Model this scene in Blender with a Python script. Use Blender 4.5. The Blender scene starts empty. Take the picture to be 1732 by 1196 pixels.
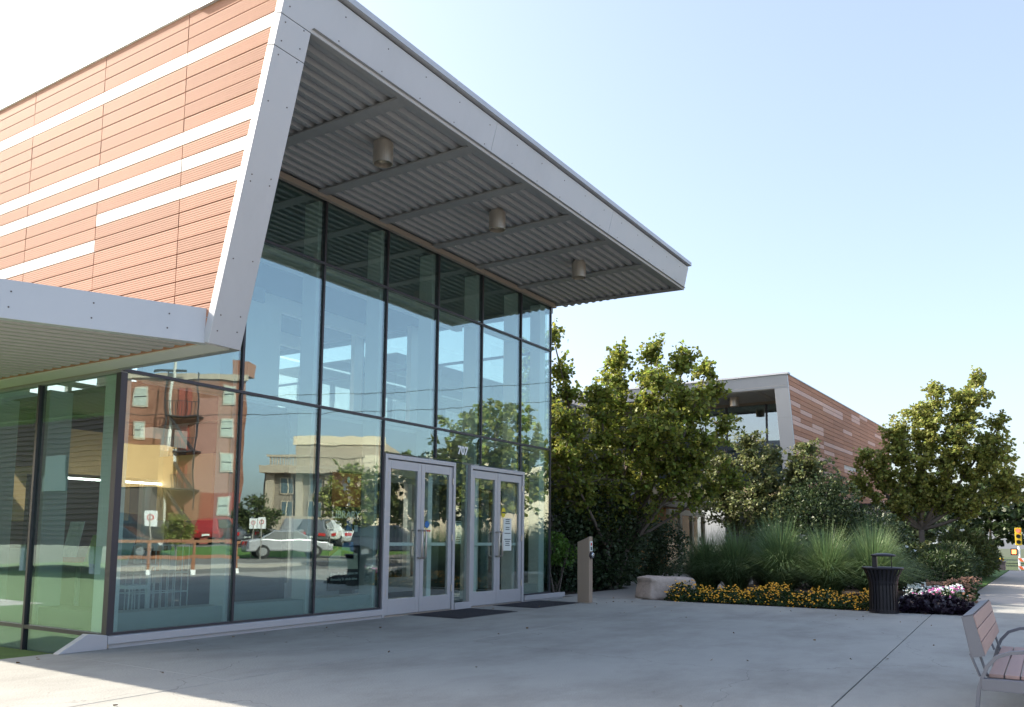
import bpy, math, random
import numpy as np
from mathutils import Vector, Matrix
R = math.radians
sc = bpy.context.scene
COL = sc.collection
# ------------------------------------------------------------ camera
cam = bpy.data.cameras.new('camera'); camo = bpy.data.objects.new('camera', cam); COL.objects.link(camo)
yaw, pitch, roll = R(32.624), R(5.974), R(0.5695)
fw = Vector((math.cos(yaw)*math.cos(pitch), math.sin(yaw)*math.cos(pitch), math.sin(pitch)))
r0 = Vector((math.sin(yaw), -math.cos(yaw), 0)); u0 = r0.cross(fw)
rr = math.cos(roll)*r0 + math.sin(roll)*u0; uu = -math.sin(roll)*r0 + math.cos(roll)*u0
m = Matrix.Identity(4)
for i in range(3):
    m[i][0] = rr[i]; m[i][1] = uu[i]; m[i][2] = -fw[i]; m[i][3] = (-5.10, -8.14, 1.15)[i]
camo.matrix_world = m
cam.sensor_fit = 'HORIZONTAL'; cam.sensor_width = 36; cam.lens = 36*1417.6/1732
cam.shift_y = 164/1732; cam.clip_end = 3000; cam.clip_start = 0.05
sc.camera = camo
# ------------------------------------------------------------ light
SUN_AZ = Vector((-0.20, 0.98)); SUN_EL = R(32.5)
w = bpy.data.worlds.new('World'); sc.world = w; w.use_nodes = True
nt = w.node_tree; bg = nt.nodes['Background']; sky = nt.nodes.new('ShaderNodeTexSky')
sky.sky_type = 'NISHITA'; sky.sun_disc = False; sky.sun_elevation = SUN_EL
sky.sun_rotation = math.atan2(SUN_AZ.x, SUN_AZ.y); sky.air_density = 1.0; sky.dust_density = 3.0; sky.ozone_density = 1.3
hz = nt.nodes.new('ShaderNodeMixRGB'); hz.inputs[0].default_value = .33; hz.inputs[2].default_value = (2.12, 2.28, 2.7, 1)   # pale hazy summer sky
nt.links.new(sky.outputs[0], hz.inputs[1]); nt.links.new(hz.outputs[0], bg.inputs[0]); bg.inputs[1].default_value = 0.15
sl = bpy.data.lights.new('sun', 'SUN'); sl.energy = 4.2; sl.angle = R(0.55); sl.color = (1.0, 0.90, 0.76)
so = bpy.data.objects.new('sun', sl); COL.objects.link(so)
sd = Vector((SUN_AZ.x, SUN_AZ.y, 0)).normalized()*math.cos(SUN_EL) + Vector((0, 0, math.sin(SUN_EL)))
so.rotation_euler = (-sd).to_track_quat('-Z', 'Y').to_euler()
sc.view_settings.view_transform = 'Standard'; sc.view_settings.look = 'None'
sc.view_settings.gamma = 1.0; sc.view_settings.use_curve_mapping = False
sc.view_settings.exposure = 1.42
sc.render.engine = 'CYCLES'
cy = sc.cycles
cy.use_denoising = True; cy.max_bounces = 10; cy.transparent_max_bounces = 24; cy.diffuse_bounces = 3
cy.glossy_bounces = 5; cy.sample_clamp_indirect = 6; cy.caustics_reflective = False; cy.caustics_refractive = False
rng = random.Random(7)

# ------------------------------------------------------------ materials
MATS = {}
def mat(name, col, rough=0.6, metal=0.0, var=0.08, scale=3.0, bump=0.0, bscale=40.0, island=0.0, objvar=0.0,
        trans=0.0, stain=None, detail=6, spec=0.5, hue=0.0, emit=None, stretch=(1, 1, 1)):
    if name in MATS: return MATS[name]
    M = bpy.data.materials.new(name); M.use_nodes = True; n = M.node_tree.nodes; L = M.node_tree.links
    p = n['Principled BSDF']; out = n['Material Output']
    p.inputs['Roughness'].default_value = rough; p.inputs['Metallic'].default_value = metal
    p.inputs['Specular IOR Level'].default_value = spec
    tc = n.new('ShaderNodeTexCoord'); mp = n.new('ShaderNodeMapping'); mp.inputs['Scale'].default_value = stretch
    L.new(tc.outputs['Object'], mp.inputs[0])
    noi = n.new('ShaderNodeTexNoise'); noi.inputs['Scale'].default_value = scale; noi.inputs['Detail'].default_value = detail
    noi.inputs['Roughness'].default_value = 0.65
    L.new(mp.outputs[0], noi.inputs['Vector'])
    hsv = n.new('ShaderNodeHueSaturation'); hsv.inputs['Color'].default_value = (*col, 1)
    # value = 1 + var*(noise-.5)*2 + island + objvar
    ma = n.new('ShaderNodeMath'); ma.operation = 'MULTIPLY_ADD'; ma.inputs[1].default_value = 2*var; ma.inputs[2].default_value = 1-var
    L.new(noi.outputs['Fac'], ma.inputs[0]); last = ma.outputs[0]
    if island or objvar:
        g = n.new('ShaderNodeNewGeometry') if island else n.new('ShaderNodeObjectInfo')
        src = g.outputs['Random Per Island'] if island else g.outputs['Random']
        k = island or objvar
        mb = n.new('ShaderNodeMath'); mb.operation = 'MULTIPLY_ADD'; mb.inputs[1].default_value = 2*k; mb.inputs[2].default_value = -k
        L.new(src, mb.inputs[0]); ad = n.new('ShaderNodeMath'); ad.operation = 'ADD'
        L.new(last, ad.inputs[0]); L.new(mb.outputs[0], ad.inputs[1]); last = ad.outputs[0]
        if hue:
            h = n.new('ShaderNodeMath'); h.operation = 'MULTIPLY_ADD'; h.inputs[1].default_value = -hue; h.inputs[2].default_value = 0.5+hue*0.35
            pw = n.new('ShaderNodeMath'); pw.operation = 'FRACT'; m7 = n.new('ShaderNodeMath'); m7.operation = 'MULTIPLY'; m7.inputs[1].default_value = 7.13
            L.new(src, m7.inputs[0]); L.new(m7.outputs[0], pw.inputs[0]); L.new(pw.outputs[0], h.inputs[0]); L.new(h.outputs[0], hsv.inputs['Hue'])
    L.new(last, hsv.inputs['Value']); base = hsv.outputs[0]
    if stain:
        n2 = n.new('ShaderNodeTexNoise'); n2.inputs['Scale'].default_value = stain[0]; n2.inputs['Detail'].default_value = 8; n2.inputs['Roughness'].default_value = .7
        L.new(mp.outputs[0], n2.inputs['Vector']); cr = n.new('ShaderNodeValToRGB')
        cr.color_ramp.elements[0].position = stain[1]; cr.color_ramp.elements[1].position = stain[2]
        L.new(n2.outputs['Fac'], cr.inputs[0]); mx = n.new('ShaderNodeMixRGB'); mx.blend_type = 'MULTIPLY'
        mx.inputs[2].default_value = (*stain[3], 1); L.new(cr.outputs[0], mx.inputs[0]); L.new(base, mx.inputs[1]); base = mx.outputs[0]
    L.new(base, p.inputs['Base Color'])
    if bump:
        nb = n.new('ShaderNodeTexNoise'); nb.inputs['Scale'].default_value = bscale; nb.inputs['Detail'].default_value = 5
        L.new(mp.outputs[0], nb.inputs['Vector']); b = n.new('ShaderNodeBump'); b.inputs['Strength'].default_value = bump; b.inputs['Distance'].default_value = .02
        L.new(nb.outputs['Fac'], b.inputs['Height']); L.new(b.outputs[0], p.inputs['Normal'])
    if trans:
        tr = n.new('ShaderNodeBsdfTranslucent'); L.new(base, tr.inputs[0]); mx = n.new('ShaderNodeMixShader'); mx.inputs[0].default_value = trans
        L.new(p.outputs[0], mx.inputs[1]); L.new(tr.outputs[0], mx.inputs[2]); L.new(mx.outputs[0], out.inputs[0])
    if emit:
        p.inputs['Emission Color'].default_value = (*col, 1); p.inputs['Emission Strength'].default_value = emit
    MATS[name] = M; return M

def glass_mat(name, tint, refl, wav=0.0011, rtint=(0.93, 0.97, 1.0)):
    M = bpy.data.materials.new(name); M.use_nodes = True; n = M.node_tree.nodes; L = M.node_tree.links
    n.remove(n['Principled BSDF']); out = n['Material Output']
    gl = n.new('ShaderNodeBsdfGlossy'); gl.inputs['Roughness'].default_value = 0.0; gl.inputs['Color'].default_value = (*rtint, 1)
    tr = n.new('ShaderNodeBsdfTransparent'); tr.inputs[0].default_value = (*tint, 1)
    gg = n.new('ShaderNodeNewGeometry'); dt = n.new('ShaderNodeVectorMath'); dt.operation = 'DOT_PRODUCT'
    L.new(gg.outputs['Incoming'], dt.inputs[0]); L.new(gg.outputs['Normal'], dt.inputs[1])
    ab = n.new('ShaderNodeMath'); ab.operation = 'ABSOLUTE'; L.new(dt.outputs['Value'], ab.inputs[0])
    om = n.new('ShaderNodeMath'); om.operation = 'SUBTRACT'; om.inputs[0].default_value = 1; L.new(ab.outputs[0], om.inputs[1])
    pw = n.new('ShaderNodeMath'); pw.operation = 'POWER'; pw.inputs[1].default_value = 5; L.new(om.outputs[0], pw.inputs[0])
    ad = n.new('ShaderNodeMath'); ad.operation = 'MULTIPLY_ADD'; ad.inputs[1].default_value = 1-refl; ad.inputs[2].default_value = refl; ad.use_clamp = True
    L.new(pw.outputs[0], ad.inputs[0]); mx = n.new('ShaderNodeMixShader'); L.new(ad.outputs[0], mx.inputs[0])
    L.new(tr.outputs[0], mx.inputs[1]); L.new(gl.outputs[0], mx.inputs[2]); L.new(mx.outputs[0], out.inputs[0])
    tc = n.new('ShaderNodeTexCoord'); oi = n.new('ShaderNodeObjectInfo'); va = n.new('ShaderNodeVectorMath'); va.operation = 'ADD'
    ms = n.new('ShaderNodeMath'); ms.operation = 'MULTIPLY'; ms.inputs[1].default_value = 50
    L.new(oi.outputs['Random'], ms.inputs[0]); L.new(tc.outputs['Object'], va.inputs[0]); L.new(ms.outputs[0], va.inputs[1])
    no = n.new('ShaderNodeTexNoise'); no.inputs['Scale'].default_value = 1.6; no.inputs['Detail'].default_value = 1.5
    L.new(va.outputs[0], no.inputs['Vector']); b = n.new('ShaderNodeBump'); b.inputs['Strength'].default_value = 1; b.inputs['Distance'].default_value = wav
    L.new(no.outputs['Fac'], b.inputs['Height']); L.new(b.outputs[0], gl.inputs['Normal'])
    MATS[name] = M; return M

glass = glass_mat('facade_glass', (0.82, 0.905, 0.88), 0.19, rtint=(.84, .98, 1.0))
dglass = glass_mat('door_glass', (0.85, 0.92, 0.90), 0.12, 0.0006)
cglass = glass_mat('clear_glass', (.9, .93, .92), .02, 0.0)
bglass = glass_mat('far_glass', (0.45, 0.55, 0.55), 0.30, 0.0008)
alu = mat('silver_panel', (0.49, 0.505, 0.535), 0.45, 0.25, var=0.05, scale=1.2, stain=(0.9, .5, .8, (.9, .9, .9)), stretch=(1, 1, .5))
deck = mat('deck_metal', (0.33, 0.34, 0.355), 0.5, 0.2, var=0.05, scale=6)
beamm = mat('steel_paint', (0.30, 0.305, 0.315), 0.5, 0.1, var=0.04, scale=3)
beige = mat('beige_steel', (0.33, 0.28, 0.24), 0.55, 0.0, var=0.05)
dark = mat('dark_anodised', (0.055, 0.052, 0.062), 0.4, 0.3, var=0.1)
silver = mat('door_silver', (0.50, 0.50, 0.53), 0.4, 0.3, var=0.05, scale=8)
white = mat('white_paint', (0.84, 0.86, 0.84), 0.5, var=0.03)
steel = mat('brushed_steel', (0.52, 0.47, 0.42), 0.38, 0.75, var=0.1, scale=10, stretch=(1, 1, .1))
conc = mat('concrete', (0.345, 0.345, 0.318), 0.85, var=0.16, scale=2.2, bump=0.35, bscale=70, stain=(0.7, .45, .66, (.74, .73, .72)), detail=12, stretch=(.6, 1, 1))
def specks(M, sc_, thr, dark_):
    n = M.node_tree.nodes; L = M.node_tree.links; p = n['Principled BSDF']; src = p.inputs['Base Color'].links[0].from_socket
    tc = n.new('ShaderNodeNewGeometry'); v = n.new('ShaderNodeTexVoronoi'); v.inputs['Scale'].default_value = sc_; v.inputs['Randomness'].default_value = 1
    L.new(tc.outputs['Position'], v.inputs['Vector']); nz = n.new('ShaderNodeTexNoise'); nz.inputs['Scale'].default_value = .8; L.new(tc.outputs['Position'], nz.inputs['Vector'])
    a = n.new('ShaderNodeMath'); a.operation = 'MULTIPLY'; a.inputs[1].default_value = thr*2; L.new(nz.outputs['Fac'], a.inputs[0])
    l = n.new('ShaderNodeMath'); l.operation = 'LESS_THAN'; L.new(v.outputs['Distance'], l.inputs[0]); L.new(a.outputs[0], l.inputs[1])
    # long faint crack lines
    nd = n.new('ShaderNodeTexNoise'); nd.inputs['Scale'].default_value = 2.5; nd.inputs['Detail'].default_value = 6; L.new(tc.outputs['Position'], nd.inputs['Vector'])
    vs_ = n.new('ShaderNodeVectorMath'); vs_.operation = 'MULTIPLY_ADD'; vs_.inputs[1].default_value = (.5, .5, .5); L.new(nd.outputs['Color'], vs_.inputs[0]); L.new(tc.outputs['Position'], vs_.inputs[2])
    vc = n.new('ShaderNodeTexVoronoi'); vc.feature = 'DISTANCE_TO_EDGE'; vc.inputs['Scale'].default_value = .22; L.new(vs_.outputs[0], vc.inputs['Vector'])
    lc = n.new('ShaderNodeMath'); lc.operation = 'LESS_THAN'; lc.inputs[1].default_value = .0009; L.new(vc.outputs['Distance'], lc.inputs[0])
    mxm = n.new('ShaderNodeMath'); mxm.operation = 'MAXIMUM'; L.new(l.outputs[0], mxm.inputs[0]); L.new(lc.outputs[0], mxm.inputs[1])
    m_ = n.new('ShaderNodeMixRGB'); m_.blend_type = 'MULTIPLY'; m_.inputs[2].default_value = (dark_, dark_, dark_, 1); L.new(mxm.outputs[0], m_.inputs[0]); L.new(src, m_.inputs[1]); L.new(m_.outputs[0], p.inputs['Base Color'])
specks(conc, 2.2, .03, .68)
sub = mat('joint_dark', (0.075, 0.068, 0.062), 0.95)
rubber = mat('mat_rubber', (0.035, 0.034, 0.042), 0.8, bump=0.6, bscale=120)
soil = mat('mulch', (0.055, 0.04, 0.03), 0.95, var=0.4, scale=14, bump=1, bscale=30)
asph = mat('asphalt', (0.20, 0.185, 0.165), 0.9, var=0.15, scale=2, bump=.3, bscale=60)
walk = mat('sidewalk_concrete', (0.37, 0.345, 0.315), 0.85, var=0.1, scale=1.5, bump=.2, bscale=50)
lawnm = mat('lawn', (0.08, 0.165, 0.028), 0.9, var=0.35, scale=5, bump=1, bscale=60)
wood = mat('bench_wood', (0.40, 0.265, 0.235), 0.6, var=0.15, scale=12, stretch=(.15, 2, 2), objvar=.06)
orange = mat('wood_panel', (0.60, 0.30, 0.08), 0.55, var=0.2, scale=4, stretch=(3, 3, .3))
tan = mat('maple_panel', (0.78, 0.50, 0.24), 0.5, var=0.1, scale=4, stretch=(.4, 3, 3))

def terra_mat(name, col, ov):
    M = mat(name, col, 0.75, var=0.06, scale=9, objvar=ov, spec=.3)
    n = M.node_tree.nodes; L = M.node_tree.links; tc = n.new('ShaderNodeTexCoord'); s = n.new('ShaderNodeSeparateXYZ'); L.new(tc.outputs['Object'], s.inputs[0])
    m1 = n.new('ShaderNodeMath'); m1.operation = 'MULTIPLY'; m1.inputs[1].default_value = 2*math.pi/0.0223
    L.new(s.outputs['Z'], m1.inputs[0]); si = n.new('ShaderNodeMath'); si.operation = 'SINE'; L.new(m1.outputs[0], si.inputs[0])
    b = n.new('ShaderNodeBump'); b.inputs['Distance'].default_value = .0007; b.inputs['Strength'].default_value = 1
    L.new(si.outputs[0], b.inputs['Height']); L.new(b.outputs[0], n['Principled BSDF'].inputs['Normal'])
    return M
terra = terra_mat('terracotta', (0.45, 0.23, 0.15), 0.09)
cream = mat('cream_panel', (0.82, 0.76, 0.68), 0.6, var=0.02, objvar=.03)
pinkp = mat('pink_terracotta', (0.64, 0.42, 0.35), 0.7, var=0.04, objvar=.05)

# ------------------------------------------------------------ mesh builder
class MB:
    def __init__(s): s.v = []; s.f = []
    def add(s, vs, fs):
        o = len(s.v); s.v += [tuple(v) for v in vs]; s.f += [tuple(i+o for i in f) for f in fs]; return s
    def box(s, x0, x1, y0, y1, z0, z1):
        return s.add([(x0,y0,z0),(x1,y0,z0),(x1,y1,z0),(x0,y1,z0),(x0,y0,z1),(x1,y0,z1),(x1,y1,z1),(x0,y1,z1)],
                     [(0,3,2,1),(4,5,6,7),(0,1,5,4),(1,2,6,5),(2,3,7,6),(3,0,4,7)])
    def hexa(s, a, b):      # two corresponding polygons joined
        n = len(a); return s.add(list(a)+list(b), [tuple(reversed(range(n))), tuple(range(n, 2*n))]+[(i, (i+1) % n, n+(i+1) % n, n+i) for i in range(n)])
    def prism(s, poly, ext):
        e = Vector(ext); a = [Vector(p) for p in poly]; return s.hexa(a, [p+e for p in a])
    def tube(s, pts, rad, n=8, cap=True):
        pts = [Vector(p) for p in pts]; k = len(pts); rad = rad if hasattr(rad, '__len__') else [rad]*k
        o = len(s.v); ref = None
        for i, p in enumerate(pts):
            t = (pts[min(i+1, k-1)]-pts[max(i-1, 0)])
            if t.length < 1e-9: t = Vector((0, 0, 1))
            t.normalize()
            if ref is None: ref = Vector((1, 0, 0)) if abs(t.x) < .8 else Vector((0, 1, 0))
            a = (ref - t*ref.dot(t)).normalized(); b = t.cross(a); ref = a
            for j in range(n):
                th = 2*math.pi*j/n; s.v.append(tuple(p + (a*math.cos(th)+b*math.sin(th))*rad[i]))
        for i in range(k-1):
            for j in range(n):
                s.f.append((o+i*n+j, o+i*n+(j+1) % n, o+(i+1)*n+(j+1) % n, o+(i+1)*n+j))
        if cap: s.f.append(tuple(o+j for j in reversed(range(n)))); s.f.append(tuple(o+(k-1)*n+j for j in range(n)))
        return s
    def lathe(s, prof, n=24, c=(0, 0, 0)):
        o = len(s.v); k = len(prof)
        for r, z in prof:
            for j in range(n):
                th = 2*math.pi*j/n; s.v.append((c[0]+r*math.cos(th), c[1]+r*math.sin(th), c[2]+z))
        for i in range(k-1):
            for j in range(n): s.f.append((o+i*n+j, o+i*n+(j+1) % n, o+(i+1)*n+(j+1) % n, o+(i+1)*n+j))
        return s
    def band(s, pts, w, t, axis):      # flat bar following pts, width w along axis, thickness t
        ax = Vector(axis).normalized(); pts = [Vector(p) for p in pts]; k = len(pts); o = len(s.v)
        for i, p in enumerate(pts):
            d = (pts[min(i+1, k-1)]-pts[max(i-1, 0)]).normalized(); nn = d.cross(ax).normalized()
            for a, b in ((-1, -1), (1, -1), (1, 1), (-1, 1)): s.v.append(tuple(p+ax*(a*w/2)+nn*(b*t/2)))
        for i in range(k-1):
            for j in range(4): s.f.append((o+i*4+j, o+i*4+(j+1) % 4, o+(i+1)*4+(j+1) % 4, o+(i+1)*4+j))
        s.f.append((o, o+3, o+2, o+1)); e = o+(k-1)*4; s.f.append((e, e+1, e+2, e+3)); return s
    def mesh(s, name):
        me = bpy.data.meshes.new(name); me.from_pydata(s.v, [], s.f); me.validate(); return me
    def build(s, name, m, parent=None, smooth=False, bevel=0, loc=None, kind=None, label=None):
        me = s.mesh(name); me.materials.append(m)
        o = bpy.data.objects.new(name, me); COL.objects.link(o)
        if parent: o.parent = parent
        if loc: o.location = loc
        if smooth: me.polygons.foreach_set('use_smooth', [True]*len(me.polygons))
        if bevel:
            b = o.modifiers.new('bevel', 'BEVEL'); b.width = bevel; b.segments = 2; b.limit_method = 'ANGLE'
        if kind: o['kind'] = kind
        if label: o['label'] = label
        return o
def npmesh(name, V, F, m, parent=None, kind=None, nv=None):
    """V (N,3), F (M,k) arrays"""
    me = bpy.data.meshes.new(name); V = np.asarray(V, np.float32); F = np.asarray(F, np.int32)
    me.vertices.add(len(V)); me.vertices.foreach_set('co', V.ravel())
    k = F.shape[1]; me.loops.add(F.size); me.loops.foreach_set('vertex_index', F.ravel())
    me.polygons.add(len(F)); me.polygons.foreach_set('loop_start', np.arange(0, F.size, k, dtype=np.int32))
    me.polygons.foreach_set('loop_total', np.full(len(F), k, np.int32)); me.update(calc_edges=True)
    me.materials.append(m); o = bpy.data.objects.new(name, me); COL.objects.link(o)
    if parent: o.parent = parent
    if kind: o['kind'] = kind
    return o
def tag(o, label=None, cat=None, group=None, kind=None):
    if label: o['label'] = label
    if cat: o['category'] = cat
    if group: o['group'] = group
    if kind: o['kind'] = kind
    return o
def thing(name, label, cat, loc=(0, 0, 0), rz=0, group=None):
    o = bpy.data.objects.new(name, None); COL.objects.link(o); o.empty_display_size = .2
    o.location = loc; o.rotation_euler = (0, 0, rz); return tag(o, label, cat, group)
def struct(o): o['kind'] = 'structure'; return o
def copy_tree(o, parent=None):
    c = o.copy(); COL.objects.link(c)
    if parent: c.parent = parent
    for ch in [x for x in KIDS.get(o.name, [])]: pass
    for ch in list(o.children): copy_tree(ch, c)
    return c
KIDS = {}
def text(body, size, m, parent, loc, rot, name='lettering', align='CENTER', ext=0.002, bold=0.0):
    cu = bpy.data.curves.new(name, 'FONT'); cu.body = body; cu.size = size; cu.extrude = ext; cu.align_x = align; cu.offset = bold
    o = bpy.data.objects.new(name, cu); COL.objects.link(o)
    dg = bpy.context.evaluated_depsgraph_get(); me = bpy.data.meshes.new_from_object(o.evaluated_get(dg))
    bpy.data.objects.remove(o); o = bpy.data.objects.new(name, me); COL.objects.link(o)
    me.materials.clear(); me.materials.append(m); o.parent = parent; o.location = loc; o.rotation_euler = rot; return o

# ============================================================ GROUND
g = MB().add([(-400,-400,-1.2),(400,-400,-1.2),(400,400,-1.2),(-400,400,-1.2)], [(0,1,2,3)]).build('ground', mat('far_ground', (.06, .075, .035), .9, var=.3, scale=.3)); struct(g)
# plaza: dark bed with slabs laid on it, recessed joints
pl = MB().box(-14, 10.05, -10.6, .02, -.6, -.03).build('plaza', sub); struct(pl)
def jy(x): return -6.48-.036*(9.94-x)
def slab(x0, x1, ya0, ya1, yb0, yb1, g0=.006):   # lower y edge at x0,x1 ; upper y edge
    b = MB(); h = g0
    a = [(x0+h*.4, ya0+h, -.2), (x1-h*.4, ya1+h, -.2), (x1-h*.4, yb1-h, -.2), (x0+h*.4, yb0-h, -.2)]
    b.prism(a, (0, 0, .2)); o = b.build('pavement_slab', conc, pl, bevel=.004); return o
xs = [-14, -9.5, -5.0, -.55, 4.9, 10.05]
for i in range(5):
    x0, x1 = xs[i], xs[i+1]
    slab(x0, x1, -2.57, -2.57, .03 if x1 < 0 else .0, .03 if x1 < 0 else .0)
xs2 = [-14, -8.5, -2.8, 4.2, 10.05]
for i in range(4):
    x0, x1 = xs2[i], xs2[i+1]
    slab(x0, x1, jy(x0), jy(x1), -2.57, -2.57); slab(x0, x1, -10.6, -10.6, jy(x0), jy(x1))
b = MB(); b.box(10.05, 22, -1.35, .35, -.5, -.004)
p2 = b.build('garden_path', walk); struct(p2)
b = MB().prism([(13.5, .35, -.5), (22, .35, -.5), (24, 6, -.5), (19, 6, -.5)], (0, 0, .49)).build('side_path', walk); struct(b)
# sidewalk running away to the right
sw = MB().box(10.05, 36.5, -10.6, -6.62, -.5, -.03).build('sidewalk', sub); struct(sw)
for a, c in ((10.06, 13.6), (13.6, 16.4), (16.4, 20.5), (20.5, 24.6), (24.6, 28.6), (28.6, 32.4), (32.4, 36.5)):
    MB().box(a+.008, c-.008, -10.6, -6.62 if a > 10.1 else -6.50, -.2, 0).build('pavement_slab', walk if a > 13 else conc, sw, bevel=.004)
bed = MB().prism([(10.06, -6.6, -.3), (34, -6.6, -.3), (34, -.2, -.3), (22, -1.36, -.3), (10.06, -1.36, -.3)], (0, 0, .29)).build('planting_soil', soil); struct(bed)
b = MB().box(9.3, 34, .36, 6, -.4, -.02).build('planting_bed', soil); struct(b)
b = MB().box(20.5, 36, -6.6, -4.9, -.1, .012).build('grass_verge', lawnm); struct(b)
b = MB().add([(-60,.05,-.12),(-.02,.05,-.12),(-.02,40,-.5),(-60,40,-.5)], [(0,1,2,3)]).build('lawn', lawnm); struct(b)
b = MB().box(-4, -2.6, 6.5, 30, -.5, -.2).build('lawn_path', walk); struct(b)
# street and car park
st = MB().add([(-120,-19.2,-.11),(36.5,-19.2,-.11),(36.5,-13.6,-.11),(-120,-13.6,-.11)], [(0,1,2,3)]).build('street', asph); struct(st)
b = MB().box(-120, 36.5, -13.6, -10.6, -.4, .002).build('kerb_walk', walk); struct(b)
b = MB().box(-120, 36.5, -20.0, -19.2, -.4, .03).build('far_kerb', walk); struct(b)
b = MB().add([(-120,-28.4,-.02),(120,-28.4,-.02),(120,-20,-.02),(-120,-20,-.02)], [(0,1,2,3)]).build('parking_lot', asph); struct(b)
b = MB().add([(-120,-80,.62),(120,-80,.62),(120,-31,.5),(-120,-31,.5)], [(0,1,2,3)]).build('upper_parking_lot', asph); struct(b)
b = MB().add([(-120,-31,.51),(120,-31,.51),(120,-28.3,-.03),(-120,-28.3,-.03)], [(0,1,2,3)]).build('grass_bank', lawnm); struct(b)
# cross street beyond the sidewalk (slopes down)
b = MB().add([(36.5,-120,-.06),(49,-120,-.45),(49,30,-.45),(36.5,30,-.06)], [(0,1,2,3)]).build('cross_street', walk); struct(b)
b = MB().add([(49,-120,-.33),(140,-120,-.9),(140,80,-.9),(49,80,-.33)], [(0,1,2,3)]).build('far_lawn', mat('shade_grass', (.045, .07, .02), .9, var=.3, scale=2)); struct(b)

# ============================================================ LIBRARY
lib = thing('library_building', 'modern glass-fronted library with terracotta stripe cladding and big silver framed overhang', 'library')
XS = [0, 1.54, 2.83, 4.11, 5.35, 6.60, 7.87, 8.98]; ZS = [.15, 2.87, 4.83, 5.74]
def pane(x0, x1, z0, z1, y=0, parent=lib, m=glass):
    return MB().box(x0, x1, y-.006, y+.006, z0, z1).build('window_pane', m, parent)
g_ = .018
for i in range(7):
    x0, x1 = XS[i]+g_, XS[i+1]-g_
    for j in range(1, 3): pane(x0, x1, ZS[j]+g_, ZS[j+1]-g_)
for i in range(3): pane(XS[i]+g_, XS[i+1]-g_, .15, 2.87-g_)
for a, c in ((4.13, 5.35-g_), (5.35+g_, 6.6-g_), (6.6+g_, 7.87-g_)): pane(a, c, 2.39, 2.87-g_)
pane(5.88, 6.25, .12, 2.36); pane(7.98, 8.98, .14, 2.87-g_)
# glazing bars
def bar(name, x0, x1, y0, y1, z0, z1, m=dark, parent=lib, bevel=0): return MB().box(x0, x1, y0, y1, z0, z1).build(name, m, parent, bevel=bevel)
for i, x in enumerate(XS):
    if i in (0,): bar('mullion', x-.03, x+.045, -.035, .05, .13, 2.84); bar('mullion', x-.03, x+.03, -.03, .05, 2.90, 5.74)
    elif i == 7: bar('corner_mullion', x-.012, x+.02, -.02, .03, .12, 5.74)
    elif i <= 3: bar('mullion', x-.015, x+.015, -.03, .05, .13, 2.845); bar('mullion', x-.015, x+.015, -.03, .05, 2.895, 5.74)
    else: bar('mullion', x-.015, x+.015, -.03, .05, 2.40, 2.845); bar('mullion', x-.015, x+.015, -.03, .05, 2.895, 5.74)
for z in (2.87, 4.83): bar('transom', 0, 8.975, -.033, .05, z-.016, z+.016)
bar('bottom_rail', 0, 4.1, -.028, .04, .125, .15); bar('bottom_rail', 7.98, 8.98, -.028, .04, .115, .14)
bar('head_rail', 0, 8.98, -.02, .05, 5.715, 5.745)
# white steel tubes behind each mullion
for x in XS[0:7]:
    bar('steel_tube', x-.055 if x else .03, x+.055 if x else .16, .07, .34, .12, 5.72, white, bevel=.008)
bar('steel_tube', 8.70, 8.90, .07, .30, .12, 5.72, white, bevel=.008)
for z in (2.87, 4.83): bar('steel_rail', .17, 8.65, .1, .2, z-.045, z+.045, white)
sillm = mat('sill_grey', (.42, .46, .45), .6); bar('inner_sill', .1, 4.05, .10, .42, .1, .33, sillm); bar('inner_sill', 8.0, 8.9, .10, .42, .1, .30, sillm)
# left side glazing (x = 0 plane)
YS = [0.0, 1.55, 2.75, 3.95, 5.15, 6.35, 7.55]
for i in range(6):
    for z0, z1 in ((-.6, .10), (.14, 2.84)):
        MB().box(-.006, .006, YS[i]+(.06 if i == 0 else .02), YS[i+1]-.02, z0, z1).build('window_pane', glass, lib)
for y in YS[1:]:
    bar('mullion', -.035, .05, y-.02, y+.02, -.6, 2.84); bar('steel_tube', .07, .34, y-.055, y+.055, .12, 2.8, mat('tube_grey', (.46, .50, .48), .5))
bar('transom', -.033, .05, .05, 7.55, .10, .14); bar('head_rail', -.03, .05, -.02, 7.55, 2.84, 2.868, beamm)
bar('inner_sill', .1, .42, .45, 7.5, .1, .33, mat('sill_dark', (.16, .18, .17), .6))
bar('foundation_wall', .02, .3, .1, 12, -1.0, .09, mat('grey_wall', (.3, .3, .3), .8))
# silver sill along the front + slanted end
for a in ((-.05, 4.1, -.11, -.03, .045, .125), (7.98, 9.45, -.09, -.03, .03, .115), (5.86, 6.27, -.07, -.02, 0, .11)): bar('front_sill', *a, silver, bevel=.004)
for a in ((-.02, 4.1, -.075, -.02, 0, .045), (7.98, 9.42, -.06, -.02, 0, .03)): bar('sill_base', *a, silver)
MB().prism([(-.55, -.10, .0), (-.05, -.10, .0), (-.05, -.10, .135), (-.26, -.10, .165)], (0, .09, 0)).build('sill_end', silver, lib, bevel=.004)
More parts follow.
